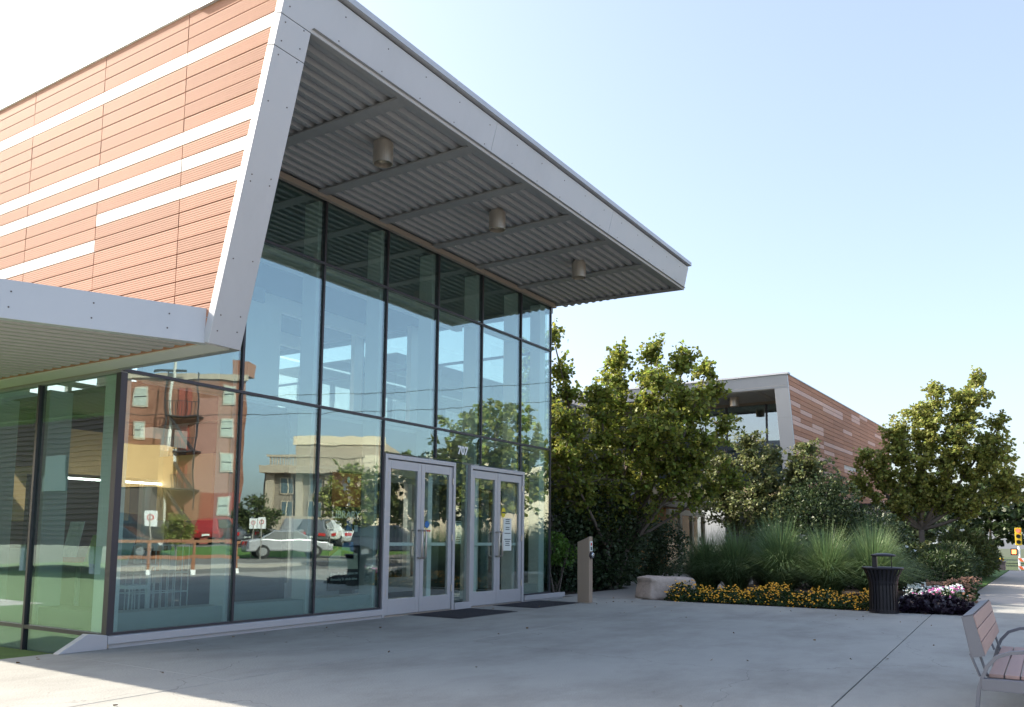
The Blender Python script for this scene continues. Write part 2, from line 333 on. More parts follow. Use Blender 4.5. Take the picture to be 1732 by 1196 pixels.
# doors
def door_set(x0, x1, label):
    t = .055
    MB().box(x0, x0+t, -.06, .08, 0, 2.36).box(x1-t, x1, -.06, .08, 0, 2.36).box(x0+t, x1-t, -.06, .08, 2.36-t-.01, 2.36).build('door_frame', silver, lib, bevel=.006)
    bar('threshold', x0+t, x1-t, -.06, .1, 0, .02, steel)
    xm = (x0+x1)/2
    for s_, a, c in ((-1, x0+t+.008, xm-.004), (1, xm+.004, x1-t-.008)):
        y0, y1 = -.035, .015; W = .085
        d = MB().box(a, a+W, y0, y1, .025, 2.28).box(c-W, c, y0, y1, .025, 2.28).box(a+W, c-W, y0, y1, 2.15, 2.28).box(a+W, c-W, y0, y1, .025, .25)
        d = d.build('door', silver, lib, bevel=.004); d['label'] = label + (' left leaf' if s_ < 0 else ' right leaf')
        MB().box(a+W, c-W, -.014, -.004, .25, 2.15).build('glass_pane', dglass, d)
        MB().box(a+W, c-W, .02, .05, 1.02, 1.07).build('push_bar', white, d)
        hx = xm + s_*.05; out = hx + s_*.16
        pts = [(hx, -.035, 1.25), (hx, -.10, 1.25), (hx, -.10, .84), (hx, -.035, .84)]
        pts = [(hx, -.03, 1.25), (hx, -.085, 1.255), (hx, -.11, 1.23), (hx, -.11, .86), (hx, -.085, .835), (hx, -.03, .84)]
        MB().tube(pts, .016, 8).build('handle', steel, d, smooth=True)
        # the mirrored pull on the inner face
        MB().tube([(p[0], .03-(p[1]+.035), p[2]) for p in pts], .0125, 8).build('inner_handle', steel, d, smooth=True)
        for zz in (.35, 1.15, 2.05):
            MB().tube([((a if s_ < 0 else c), -.045, zz-.05), ((a if s_ < 0 else c), -.045, zz+.05)], .012, 8).build('hinge', steel, d)
door_set(4.13, 5.85, 'silver framed entrance door in the nearer pair'); door_set(6.27, 7.965, 'silver framed entrance door in the farther pair')
# door notices
paper = mat('paper', (.72, .75, .70), .8, var=.03); blue = mat('sticker_blue', (.03, .16, .42), .5); yell = mat('sticker_yellow', (.75, .62, .04), .5)
red = mat('sticker_red', (.6, .05, .04), .5); inkm = mat('ink', (.05, .06, .07), .8); whitel = mat('vinyl_white', (.85, .85, .85), .5)
def sheet(name, x0, x1, z0, z1, m, y=.012, lbl=None): return MB().box(x0, x1, y, y+.003, z0, z1).build(name, m, lib, label=lbl)
def notice(x0, x1, z0, z1, y=.012):
    sheet('notice', x0, x1, z0, z1, paper, y, 'white printed notice behind the glass'); b = MB(); n = int((z1-z0)/.035)
    for k in range(n):
        if rng.random() < .25: continue
        ww = (x1-x0)*rng.uniform(.45, .8); xc = (x0+x1)/2; b.box(xc-ww/2, xc+ww/2, y-.002, y, z1-.035*(k+.8), z1-.035*(k+.8)+.014)
    b.build('printed_lines', inkm, lib)
notice(7.34, 7.60, .93, 1.50, -.016); notice(5.95, 6.12, 1.05, 1.42, .014)
c_ = MB(); c_.prism([(7.33+.065*math.cos(a), -.018, 1.60+.09*math.sin(a)) for a in np.linspace(0, 2*math.pi, 17)[:-1]], (0, .003, 0)); c_.build('round_sticker', yell, lib)
sheet('sticker', 7.27, 7.39, 1.585, 1.61, inkm, -.0205)
c_ = MB(); c_.prism([(5.17+.055*math.cos(a), -.018, 1.35+.055*math.sin(a)) for a in np.linspace(0, 2*math.pi, 17)[:-1]], (0, .003, 0)); c_.build('round_sticker', blue, lib)
for k in range(4): sheet('sticker_mark', 5.09+.045*k, 5.12+.045*k, 1.235, 1.265, red, -.018)
sheet('sticker', 7.04, 7.08, .28, .34, red, -.018)
text('707', .19, whitel, lib, (6.09, -.012, 2.52), (R(90), 0, 0), 'house_number', bold=.007)

# ---- soffit, beams, lights of the big overhang
def corr(x0, x1, ys, z0, amp, pitchw, name, dirv, perp_pts, m):
    pass
b = MB(); y = -2.70; prof = []
while y < -.10:
    for dy, z in ((0, 5.765), (.055, 5.765), (.085, 5.815), (.13, 5.815)): prof.append((y+dy, z))
    y += .155
prof = [(yy, z) for yy, z in prof if yy < -.06]
vs = []; fs = []
for i, (yy, z) in enumerate(prof): vs += [(-.02, yy, z), (9.28, yy, z)]
for i in range(len(prof)-1): fs.append((2*i, 2*i+1, 2*i+3, 2*i+2))
b.add(vs, fs); b.build('corrugated_soffit', deck, lib)
for x in (1.38, 2.66, 3.88, 5.13, 6.32, 7.66): bar('soffit_beam', x-.085, x+.085, -2.62, -.10, 5.742, 5.762, beamm)
bar('head_beam', 0, 9.05, -.10, -.036, 5.700, 5.775, beige)
MB().prism([(8.98, -.06, 5.735), (9.06, -.06, 5.735), (9.28, -2.66, 5.735), (9.19, -2.66, 5.735)], (0, 0, .03)).build('end_beam', beamm, lib)
bar('edge_strip', 0, 9.18, -2.66, -2.58, 5.737, 5.760, beamm)
bar('upper_slab', -.02, 9.26, -2.60, 8.5, 5.83, 6.14, beamm)
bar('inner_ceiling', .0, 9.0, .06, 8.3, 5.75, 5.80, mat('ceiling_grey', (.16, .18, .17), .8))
# leaning silver frame
def fy(z): return -1.88-.271*(z-2.86)
def plank(x0, x1, z0, z1, name, t=.09, x0b=None, x1b=None):
    x0b = x0 if x0b is None else x0b; x1b = x1 if x1b is None else x1b
    a = [(x0, fy(z0), z0), (x1, fy(z0), z0), (x1b, fy(z1), z1), (x0b, fy(z1), z1)]
    nrm = Vector((0, 1, .271)).normalized()*t
    return MB().prism(a, nrm).build(name, alu, lib, bevel=.003)
plank(-.375, -.02, 2.86, 5.455, 'frame_upright'); plank(-.375, -.02, 5.46, 5.728, 'frame_upright')
fxs = [-.375, 2.9, 6.1, 9.30]
for i in range(3): plank(fxs[i]+(.002 if i else 0), fxs[i+1]-.002, 5.733, 6.135, 'fascia_panel', x1b=(9.25 if i == 2 else None))
scr = MB()
def screw(x, z):
    y = fy(z); n = Vector((0, -1, -.271)).normalized(); c = Vector((x, y, z))
    a = Vector((1, 0, 0)); b2 = n.cross(a)
    ring = [c+(a*math.cos(t)+b2*math.sin(t))*.0065 for t in np.linspace(0, 2*math.pi, 7)[:-1]]; scr.prism(ring, n*.004)
for z in (2.98, 3.12, 3.62, 4.3, 4.36, 5.0, 5.40, 5.52, 5.68): screw(-.31, z); screw(-.10, z+.03)
for k in range(16):
    screw(-.3+.61*k, 5.82); screw(-.3+.61*k+.02, 6.05)
scr.build('screw_heads', mat('screw', (.12, .1, .1), .5, .6), lib, kind='stuff')
a = [(-.40, fy(6.16)-.045, 6.16), (9.28, fy(6.16)-.045, 6.16), (9.27, fy(6.16)-.045, 6.225), (-.40, fy(6.16)-.045, 6.225)]
for k in range(4):
    x0 = -.40+k*2.42; MB().box(x0+.003, x0+2.417, fy(6.16)-.045, -1.5, 6.16, 6.225).build('roof_coping', alu, lib)
MB().box(-.36, 9.22, fy(6.14)+.02, -1.6, 6.135, 6.16).build('coping_shadow_strip', dark, lib)  # solid dark strip painted in as the shadow line under the coping
# far end of the overhang
MB().prism([(9.06, -.02, 5.76), (9.26, -2.66, 5.76), (9.24, -2.76, 6.13), (9.06, -.02, 6.13)], (.03, 0, 0)).build('end_fascia', alu, lib)
bar('side_fascia', 9.0, 9.05, -.02, 8.4, 5.60, 6.14, alu)

# ---- terracotta side wall
MB().prism([(-.33, fy(2.87)+.10, 2.87), (-.33, fy(6.1)+.10, 6.1), (-.33, 12, 6.1), (-.33, 12, 2.87)], (.30, 0, 0)).build('side_wall', mat('wall_back', (.62, .62, .60), .8), lib)
H = .1338; joints = [None, -1.35, .03, 1.41, 2.79, 4.17, 5.55, 6.93, 8.31]
whites = [{3, 9, 11, 13}, {3, 9, 11, 13}, {3, 9, 11, 15}, {3, 9, 11, 15}, {3, 8, 11, 16}, {4, 8, 12, 16}, {4, 9, 12}, {4, 9}]
for c in range(8):
    for r_ in range(25):
        z1 = 6.175-r_*H; z0 = z1-H+.011
        if z0 < 2.88: z0 = 2.88
        if z1-z0 < .02: continue
        ya0 = (fy(z0)+.095) if c == 0 else joints[c]+.005; ya1 = (fy(z1)+.095) if c == 0 else joints[c]+.005; yb = joints[c+1]-.005
        wh = r_ in whites[c]; dx = rng.uniform(-.0015, .0015)
        MB().prism([(-.368+dx, ya0, z0), (-.368+dx, yb, z0), (-.368+dx, yb, z1), (-.368+dx, ya1, z1)], (.032, 0, 0)).build(
            'terracotta_panel', cream if wh else terra, lib, label='cream panel strip' if wh else None)
for c in range(3):
    MB().box(-.385, -.25, -2.6+3.6*c, 1.0+3.6*c-.004, 6.18, 6.20).build('wall_coping', alu, lib)
bar('wall_cap', -.38, -.3, -2.0, 8.3, 6.176, 6.18, white)

# ---- low side canopy
F0 = Vector((-.35, -1.83, 0)); FD = Vector((-1.44, .69, 0)).normalized(); L_ = 2.05
F1 = F0+FD*L_     # outer corner
def P3(v, z): return (v.x, v.y, z)
ou = Vector((-1.62, 6.5, 0)); nrm = Vector((-FD.y, FD.x, 0))
if nrm.y > 0: nrm = -nrm
MB().prism([P3(F0, 2.865), P3(F1, 2.865), P3(F1, 3.185), P3(F0, 3.185)], nrm*-.09).build('canopy_fascia', alu, lib, bevel=.003)
MB().prism([P3(F1+Vector((.05, .05, 0)), 2.88), P3(ou, 2.88), P3(ou, 3.18), P3(F1+Vector((.05, .05, 0)), 3.18)], (.09, 0, 0)).build('canopy_side_fascia', alu, lib)
scr2 = MB()
for t in (.33, .93, 1.53, 2.1):
    for z in (2.96, 3.09):
        c = F0+FD*(t+(.01 if z < 3 else 0)); c = Vector((c.x, c.y, z)); a = FD; b2 = Vector((0, 0, 1))
        scr2.prism([c+(a*math.cos(q)+b2*math.sin(q))*.0075 for q in np.linspace(0, 2*math.pi, 7)[:-1]], nrm*.004)
scr2.build('screw_heads', MATS['screw'], lib, kind='stuff')
MB().prism([P3(F0-nrm*.09, 3.10), P3(F1-nrm*.09, 3.10), P3(ou, 3.10), (-.38, 6.5, 3.10), (-.38, -1.75, 3.10)], (0, 0, .06)).build('canopy_roof', mat('roof_membrane', (.4, .4, .4), .8), lib)
# ribbed underside, ribs parallel to the fascia
b = MB(); vs = []; fs = []; k = 0; s_ = .03
bd = -nrm
prof = []
while s_ < 7.5:
    for ds, z in ((0, 2.882), (.055, 2.882), (.085, 2.925), (.13, 2.925)): prof.append((s_+ds, z))
    s_ += .155
def xcut(base, x):     # along FD from base to given x
    return base + FD*((x-base.x)/FD.x)
for s_, z in prof:
    base = F0 + bd*(s_+.06)
    a = xcut(base, -.04 if base.y+((-.04-base.x)/FD.x)*FD.y < 0 else -.01); c = xcut(base, F1.x+.08+.06*(s_/2))
    vs += [(a.x, a.y, z), (c.x, c.y, z)]
for i in range(len(prof)-1): fs.append((2*i, 2*i+1, 2*i+3, 2*i+2))
b.add(vs, fs).build('canopy_soffit', mat('canopy_deck', (.36, .355, .34), .55, .1, var=.05, scale=5), lib)
MB().prism([(-.07, -1.86, 2.862), (-.0, -1.86, 2.862), (.0, -.03, 2.862), (-.07, -.03, 2.862)], (0, 0, .018)).build('canopy_edge_beam', beamm, lib)
bar('wall_head', -.06, -.0, 0.0, 7.55, 2.868, 2.885, beige)
bar('low_closure', -.35, -.02, -1.80, 12, 2.93, 3.1, beamm)

# ---- interior
room = mat('interior_white', (.84, .85, .82), .8); carpet = mat('carpet', (.07, .075, .085), .95, var=.2, scale=30)
bar('interior_floor', .35, 8.95, .45, 12, -.1, .10, carpet)
bar('back_wall', .0, 9.0, 8.3, 8.45, .1, 3.0, room)
bar('back_header', 0, 9.0, 8.3, 8.45, 5.3, 5.7, room)
for x in (.1, 1.5, 2.8, 4.1, 5.2, 6.5, 7.7, 8.9): bar('back_mullion', x-.04, x+.04, 8.3, 8.42, 3.0, 5.3, beamm)
bar('back_transom', 0, 8.95, 8.31, 8.41, 4.1, 4.2, beamm)  # upper back wall opened without glass to let sun brighten the room
bar('upper_wall', 2.4, 5.05, 3.3, 3.45, 3.05, 5.2, room); bar('upper_band', 2.3, 4.6, 3.22, 3.29, 5.2, 5.45, mat('grey_band', (.25, .25, .27), .7))
bar('upper_wall', .0, 2.3, 6.3, 6.45, 3.05, 5.7, room)
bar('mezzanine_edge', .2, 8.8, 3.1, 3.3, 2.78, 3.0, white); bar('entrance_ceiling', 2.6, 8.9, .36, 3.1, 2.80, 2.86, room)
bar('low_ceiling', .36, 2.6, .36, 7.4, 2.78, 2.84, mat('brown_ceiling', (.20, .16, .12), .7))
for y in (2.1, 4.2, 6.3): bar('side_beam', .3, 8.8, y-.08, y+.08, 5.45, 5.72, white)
for x in (3.0, 6.1): bar('column', x-.14, x+.14, 5.0, 5.28, .1, 5.6, white)
# right hand glazed side
for i in range(5):
    y0, y1 = .05+i*1.64, .05+(i+1)*1.64
    for z0, z1 in ((.14, 2.84), (2.9, 4.8), (4.86, 5.70)):
        MB().box(8.974, 8.986, y0+.02, y1-.02, z0, z1).build('window_pane', glass, lib)
    bar('mullion', 8.95, 9.0, y1-.025, y1+.025, .12, 5.7)
    bar('steel_tube', 8.66, 8.93, y1-.06, y1+.06, .12, 5.7, white)
for z in (2.87, 4.83): bar('transom', 8.95, 9.0, .05, 8.25, z-.024, z+.024)
bar('side_sill', 8.92, 9.05, -.02, 8.3, 0, .115, silver)
# vestibule inner doors
for a, c in ((2.95, 3.85), (3.9, 4.8), (4.9, 5.9), (6.3, 7.1), (7.15, 8.0)):
    MB().box(a, a+.07, 2.5, 2.56, .1, 2.3).box(c-.07, c, 2.5, 2.56, .1, 2.3).box(a+.07, c-.07, 2.5, 2.56, 2.2, 2.3).box(a+.07, c-.07, 2.5, 2.56, .1, .38).build('inner_door', silver, lib)
bar('vestibule_header', 2.8, 8.6, 2.48, 2.6, 2.32, 2.78, room)
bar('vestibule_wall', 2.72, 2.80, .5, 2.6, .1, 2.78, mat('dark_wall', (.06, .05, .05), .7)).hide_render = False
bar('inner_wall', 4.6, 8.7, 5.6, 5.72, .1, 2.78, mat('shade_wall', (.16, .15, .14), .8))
# hanging wood bulkhead + light line, desk, wall
t = thing('service_desk', 'maple fronted bulkhead and desk inside the corner window', 'desk', (1.6, 2.9, .1))
MB().box(-.75, .85, -.05, .35, 1.85, 2.45).build('wood_bulkhead', tan, t); MB().box(-.9, .9, .05, .6, 0, .85).build('counter', mat('counter_grey', (.28, .28, .28), .5), t)
MB().box(-.75, .85, .40, .50, .85, 1.84).build('back_panel', mat('dark_panel', (.05, .05, .05), .5), t)
MB().box(-.7, .8, .45, .52, 2.46, 2.68).build('hanger', dark, t)
for x in (-.7, .75): MB().box(x, x+.06, .1, .16, .85, 1.85).build('post', white, t)
b = MB().tube([(.65, 2.42, 1.86), (2.40, 2.42, 1.86)], .012, 8).build('light_tube', mat('tube_light', (1, .97, .9), .5, emit=6))
tag(b, 'thin white linear light under the maple bulkhead in the corner window', 'light')
for k, (y0, y1) in enumerate(((1.3, 2.5), (3.3, 4.6), (5.3, 6.5))):
    q = MB().box(2.2, 2.3, y0, y1, 1.35, 2.25).build('wood_panel', tan, lib)
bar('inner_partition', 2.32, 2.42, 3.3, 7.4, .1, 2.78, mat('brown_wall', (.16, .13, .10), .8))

def ceiling_light(x, y, lbl):
    t = thing('ceiling_light', lbl, 'light', (x, y, 5.765), group='cylinder downlights under the big overhang')
    MB().lathe([(.0, -.02), (.118, -.02), (.118, -.27), (.108, -.27), (.108, -.10), (.0, -.10)], 28).build('lamp_shade', steel, t, smooth=False)
    MB().lathe([(.0, -.103), (.07, -.105), (.085, -.15), (.095, -.22)], 20).build('reflector', mat('reflector', (.7, .68, .62), .25, .9), t, smooth=True)
    MB().lathe([(0.001, -.02), (.09, -.02), (.09, .02), (.001, .02)], 20).build('mount', steel, t)
ceiling_light(2.0, -1.76, 'nearest of the three cylinder downlights, above the leaning silver upright')
ceiling_light(4.45, -1.74, 'middle one of the three cylinder downlights under the corrugated overhang')
ceiling_light(6.98, -1.70, 'farthest of the three cylinder downlights, nearest the tip of the overhang')

# banner inside the glass
t = thing('library_banner', 'tall black banner with brown tree picture and LIBRARY lettering behind the entrance glass', 'banner', (3.42, .022, 0))
blk = mat('banner_black', (.03, .025, .025), .7)
MB().box(-.30, .30, 0, .02, .42, 2.04).build('board', blk, t)
MB().box(-.28, .28, -.004, -.001, 1.56, 2.02).build('tree_picture', mat('picture_brown', (.62, .17, .06), .8, var=.7, scale=22), t)
MB().prism([(0.03+.03*math.cos(q), -.008, 1.93+.045*math.sin(q)) for q in np.linspace(0, 2*math.pi, 13)[:-1]], (0, .003, 0)).build('oval_mark', paper, t)
text('LIBRARY', .145, whitel, t, (0, -.004, 1.40), (R(90), 0, 0), bold=.003)
MB().box(.02, .13, -.004, -.001, 1.24, 1.38).build('blue_block', blue, t); MB().box(.03, .13, -.004, -.001, 1.13, 1.22).build('print_block', paper, t)
MB().box(.17, .24, -.004, -.001, 1.22, 1.31).build('white_mark', paper, t)
def quad(name, poly, m): MB().prism([(x, -.004, z) for x, z in poly], (0, .003, 0)).build(name, m, t)
quad('picture_van', [(-.30, .72), (.27, .70), (.25, .92), (-.12, .98), (-.30, .86)], mat('pic_cream', (.6, .55, .42), .7, var=.3, scale=14))
quad('picture_blue', [(-.08, .86), (.18, .84), (.16, 1.08), (-.05, 1.06)], mat('pic_blue', (.05, .2, .4), .7, var=.4, scale=20))
quad('picture_orange', [(-.30, .88), (-.12, .97), (-.13, 1.02), (-.30, .94)], mat('pic_orange', (.55, .2, .08), .7))
text('drive thru dropbox on', .058, paper, t, (0, -.004, .63), (R(90), 0, 0)); text('Kentucky St. circle drive', .052, paper, t, (0, -.004, .555), (R(90), 0, 0))

# wire display rack and table with brochures
wire = mat('wire_white', (.75, .78, .76), .4)
t = thing('wire_rack', 'white wire display rack on castors behind the first front window', 'rack', (1.35, 1.15, .1))
b = MB()
for x in np.linspace(-.33, .43, 9):
    b.tube([(x, 0, .12), (x, 0, .92)], .007, 6); b.tube([(x, .3, .12), (x, .3, .92)], .007, 6)
for z in (.12, .34, .58, .92):
    b.tube([(-.33, 0, z), (.43, 0, z), (.43, .3, z), (-.33, .3, z), (-.33, 0, z)], .007, 6)
b.build('wire_frame', wire, t)
for x in (-.3, .4):
    for y in (0, .3): MB().tube([(x, y-.012, .05), (x, y+.012, .05)], .045, 10).build('castor', dark, t)
for k in range(6):
    MB().box(-.28+.12*k, -.2+.12*k, .05, .09, .6, .85).build('brochure', mat('bro%d' % (k % 3), [(.6, .6, .55), (.3, .4, .5), (.5, .2, .1)][k % 3], .7), t)
t = thing('step_stool', 'small white wire stool beside the display rack', 'stool', (.88, .95, .1))
b = MB()
for x, y in ((-.1, -.1), (.1, -.1), (-.1, .1), (.1, .1)): b.tube([(x*1.4, y*1.4, 0), (x, y, .42)], .008, 6)
b.build('leg_frame', wire, t); MB().box(-.13, .13, -.12, .12, .42, .46).build('seat', wire, t)
t = thing('display_table', 'grey display table inside the left side window', 'table', (.85, 1.75, .1))
MB().box(-.25, .35, -.8, .9, .66, .70).build('tabletop', mat('table_grey', (.18, .18, .18), .5), t)
for x in (-.2, .3):
    for y in (-.7, .8): MB().box(x-.02, x+.02, y-.02, y+.02, 0, .66).build('leg', wire, t)
gp = mat('green_print', (.22, .36, .06), .6, var=.7, scale=16)
for nm, lb, y0, y1, h, mm in (('display_poster', 'bright green flower poster propped on the display table', 1.05, 1.55, .34, gp), ('display_card', 'pale blue information card right of the green poster', .70, .98, .30, mat('card_blue', (.42, .52, .55), .7, var=.3, scale=25)),
                        ('leaflet_holder', 'tall stepped leaflet holder left of the green poster', 1.75, 2.05, .50, mat('card_white', (.6, .62, .6), .7, var=.5, scale=14))):
    o = MB().prism([(.62, y0, .80), (.62, y1, .80), (.72, y1, .80+h), (.72, y0, .80+h)], (.012, 0, 0)).build(nm, mm); tag(o, lb, 'poster' if 'poster' in nm else 'card')
o = MB().box(.62, .80, 1.58, 2.15, .801, .87).build('book_row', mat('book_red', (.45, .12, .08), .7, var=.6, scale=9, stretch=(1, 6, 1))); tag(o, 'low row of red and white books on the display table', 'books')

# ============================================================ SECOND WING
w2 = thing('library_wing', 'farther library wing with stepped pink and terracotta stripes and silver frame facing left', 'library wing', (20.5, -1.67, 0), R(-1.9))
# local frame: x away, y left; front leans in x
def fx(z): return (5.79-z)*.27
def wplank(y0, y1, z0, z1, nm):
    n = Vector((1, 0, -.27)).normalized()*.1
    return MB().prism([(fx(z0), y0, z0), (fx(z1), y0, z1), (fx(z1), y1, z1), (fx(z0), y1, z0)], n).build(nm, alu, w2, bevel=.003)
wplank(0, .42, 2.6, 4.9, 'frame_upright'); wplank(0, .42, 4.905, 5.78, 'frame_upright')
for y0, y1 in ((0, 3.2), (3.2, 6.4), (6.4, 9.6)): wplank(y0+.002, y1-.002, 5.785, 6.17, 'fascia_panel')
MB().box(-.14, .1, -.04, 9.7, 6.18, 6.235).build('roof_coping', alu, w2)
MB().box(-.02, 13.6, .06, 9.6, 5.84, 6.17).build('roof', beamm, w2)
b = MB(); vs = []; fs = []; x = .1; prof = []
while x < 2.3:
    for dx, z in ((0, 5.80), (.055, 5.80), (.085, 5.84), (.13, 5.84)): prof.append((x+dx, z))
    x += .155
for i, (xx, z) in enumerate(prof): vs += [(xx, .2, z), (xx, 9.6, z)]
for i in range(len(prof)-1): fs.append((2*i, 2*i+2, 2*i+3, 2*i+1))
b.add(vs, fs).build('corrugated_soffit', deck, w2)
for y in (1.0, 2.4, 3.8, 5.2): MB().box(.05, 2.35, y, y+.16, 5.775, 5.798).build('soffit_beam', beamm, w2)
MB().box(2.32, 2.42, .3, 9.6, 5.70, 5.79).build('head_beam', beige, w2)
wy = [.1, 1.42, 2.8, 4.15, 5.5, 6.9, 8.2, 9.6]
for i in range(7):
    MB().box(2.35, 2.365, wy[i]+.02, wy[i+1]-.02, 4.2, 5.7).build('window_pane', bglass, w2)
    MB().box(2.35, 2.365, wy[i]+.02, wy[i+1]-.02, 2.9, 4.14).build('window_pane', bglass, w2)
for y in wy: MB().box(2.31, 2.39, y-.025, y+.025, 2.8, 5.7).build('mullion', dark, w2)
MB().box(2.4, 2.5, .1, 9.6, 3.3, 4.0).build('spandrel', room, w2); MB().box(3.5, 3.6, .1, 9.6, 2.8, 5.7).build('back_wall', mat('grey_inside', (.3, .33, .33), .8), w2)
MB().box(.9, 3.4, .1, 9.6, 2.55, 2.85).build('lower_canopy', mat('lower_tan', (.5, .38, .22), .7), w2)
wlt = thing('ceiling_light', 'cylinder downlight under the soffit of the farther wing', 'light', (21.6, .35, 5.80))
MB().lathe([(.001, 0), (.15, 0), (.15, -.30), (.135, -.30), (.135, -.08), (0.001, -.08)], 24).build('lamp_shade', steel, wlt)
# cladding of the wing
WL = 15.5
MB().prism([(fx(2.6)+.12, .035, 2.6), (.1, .035, 6.1), (WL, .035, 6.1), (WL, .035, 2.6)], (0, .25, 0)).build('side_wall', MATS['wall_back'], w2)
WH = .1475; rg = random.Random(5); strip = {2: [(0, 5)], 5: [(0, 1)], 6: [(1, 2)], 8: [(0, 1), (2, 3)], 3: [(3, 4), (4, 5)], 9: [(0, 2), (2, 3)], 12: [(0, 3)], 13: [(1.5, 2), (3, 4)], 15: [(0, 1), (2, 4)], 11: [(3, 5)], 17: [(1, 2)], 18: [(2, 4)], 20: [(0, 1)]}
cols = [0, 1.25, 2.6, 4.0, 5.4, 6.8, 8.2, 9.6, 11.0, 12.4, 13.8, 15.5]
for c in range(11):
    for r_ in range(24):
        z1 = 6.165-r_*WH; z0 = z1-WH+.014
        if 15 <= r_ <= 15 and 4.9 < cols[c] < 9 and False: continue
        xa0 = fx(z0)+.11 if c == 0 else cols[c]+.004; xa1 = fx(z1)+.11 if c == 0 else cols[c]+.004; xb = cols[c+1]-.004
        pk = (r_ in strip and any(a <= c < b_ for a, b_ in strip[r_])) or (c >= 5 and rg.random() < .14)
        if r_ == 15 and c in (5, 6): 
            MB().box(cols[c]+.01, cols[c+1]-.01, .05, .09, z0-.02, z1).build('strip_window', dark, w2); continue
        MB().prism([(xa0, 0, z0), (xa1, 0, z1), (xb, 0, z1), (xb, 0, z0)], (0, .03, 0)).build('terracotta_panel', pinkp if pk else terra, w2, label='paler pink panel strip' if pk else None)
MB().box(-.02, WL, -.02, .1, 6.17, 6.20).build('wall_coping', alu, w2)
MB().box(9, WL, -.6, .4, 2.45, 2.62).build('canopy_slab', dark, w2)
for x in (9.5, 11, 12.5, 14, 15.4):
    MB().box(x-.06, x+.06, .28, .40, 0, 2.45).build('window_post', silver, w2)
for x0, x1 in ((2, 4.5), (4.5, 7), (7, 9.5), (9.5, 11), (11, 12.5), (12.5, 14), (14, 15.4)): MB().box(x0+.06, x1-.06, .33, .345, .05, 2.45).build('window_pane', bglass, w2)
MB().box(1.5, WL, 2.5, 2.6, 0, 2.5).build('inner_wall', MATS['shade_wall'], w2)
# low link block with timber entrance between the two wings
lk = thing('link_block', 'low timber and glass link between the two library wings, behind the trees', 'building', (18, 3.2, 0))
MB().box(-8.5, 10, 0.3, 6, 2.35, 2.75).build('flat_roof', beamm, lk)
MB().box(3, 10, .8, .9, 0, 2.35).build('timber_wall', orange, lk)
MB().box(-8.5, 3, 1.0, 1.1, 0, 2.35).build('rear_wall', MATS['shade_wall'], lk)
for x in (6.15, 7.35, 8.6): MB().box(x-.09, x+.09, 0, .12, 0, 2.05).build('door_post', white, lk)
MB().box(5.0, 8.7, 0, .12, 2.05, 2.25).build('door_header', white, lk)
for a, c in ((5.0, 6.05), (6.25, 7.25), (7.45, 8.5)):
    MB().box(a, c, .05, .065, .05, 2.05).build('glass_door', cglass, lk)
    MB().prism([((a+c)/2+.2+.09*math.cos(q), .03, 1.2+.1*math.sin(q)) for q in np.linspace(0, 2*math.pi, 15)[:-1]], (0, .004, 0)).build('round_sticker', mat('frosted', (.35, .5, .48), .6), lk)
MB().box(-8.5, 4, 1.2, 12, 0, 5.4).build('shade_hall', MATS['shade_wall'], lk)  # invented bulk behind the trees, tall and close to shade the beds

# ============================================================ STREET FURNITURE
for x0, x1, ya, yb, sk, lb in ((4.72, 6.22, -.08, -1.0, -.1, 'black rubber doormat in front of the nearer pair of doors'), (6.98, 8.45, -.08, -.92, -.1, 'black rubber doormat in front of the farther pair of doors')):
    t = thing('doormat', lb, 'doormat', ((x0+x1)/2, (ya+yb)/2, 0), group='rubber doormats at the entrance'); W = (x1-x0)/2; D_ = (ya-yb)/2
    MB().prism([(-W-.02, -D_-.02, .001), (W+.02, -D_-.02, .001), (W+.02, D_+.02, .001), (-W-.02, D_+.02, .001)], (0, 0, .004)).build('border', rubber, t)
    b = MB(); n = 26
    for i in range(n):
        x = -W+.05+(2*W-.1)*i/(n-1); b.box(x-.018, x+.018, -D_+.05, D_-.05, .005, .013)
    b.build('ribs', rubber, t, kind='stuff')
# door-opener post
postm = mat('post_bronze', (0.40, 0.31, 0.24), 0.45, 0.25, var=.1, scale=8, stretch=(1, 1, .1))
t = thing('door_opener_post', 'slanted-top stainless steel post with round door-opener button, left of the rock', 'post', (8.55, -1.0, 0), R(-4))
a = [(-.055, .14, 0), (-.055, -.14, 0), (-.055, -.14, 1.19), (-.055, .14, 1.11)]
MB().prism([(-.06, .125, 0), (-.06, -.125, 0), (-.06, -.125, 1.195), (-.06, .125, 1.09)], (.12, 0, 0)).build('post_body', postm, t, bevel=.006)
MB().box(-.09, .09, -.16, .16, 0, .012).build('base_plate', steel, t)
MB().box(-.045, .045, -.133, -.126, .93, 1.11).build('sign_plate', paper, t); MB().box(-.02, .02, -.136, -.133, 1.03, 1.08).build('sign_mark', red, t); MB().box(-.02, .02, -.136, -.133, .95, 1.01).build('sign_symbol', inkm, t)
q = MB(); q.tube([(0, -.125, .86), (0, -.155, .86), (0, -.158, .86)], [.062, .062, .055], 20); q.build('button_ring', dark, t)
q = MB(); q.tube([(0, -.158, .86), (0, -.178, .86), (0, -.184, .86)], [.048, .044, .03], 20); q.build('push_button', mat('button', (.55, .58, .62), .25, .8), t, smooth=True)
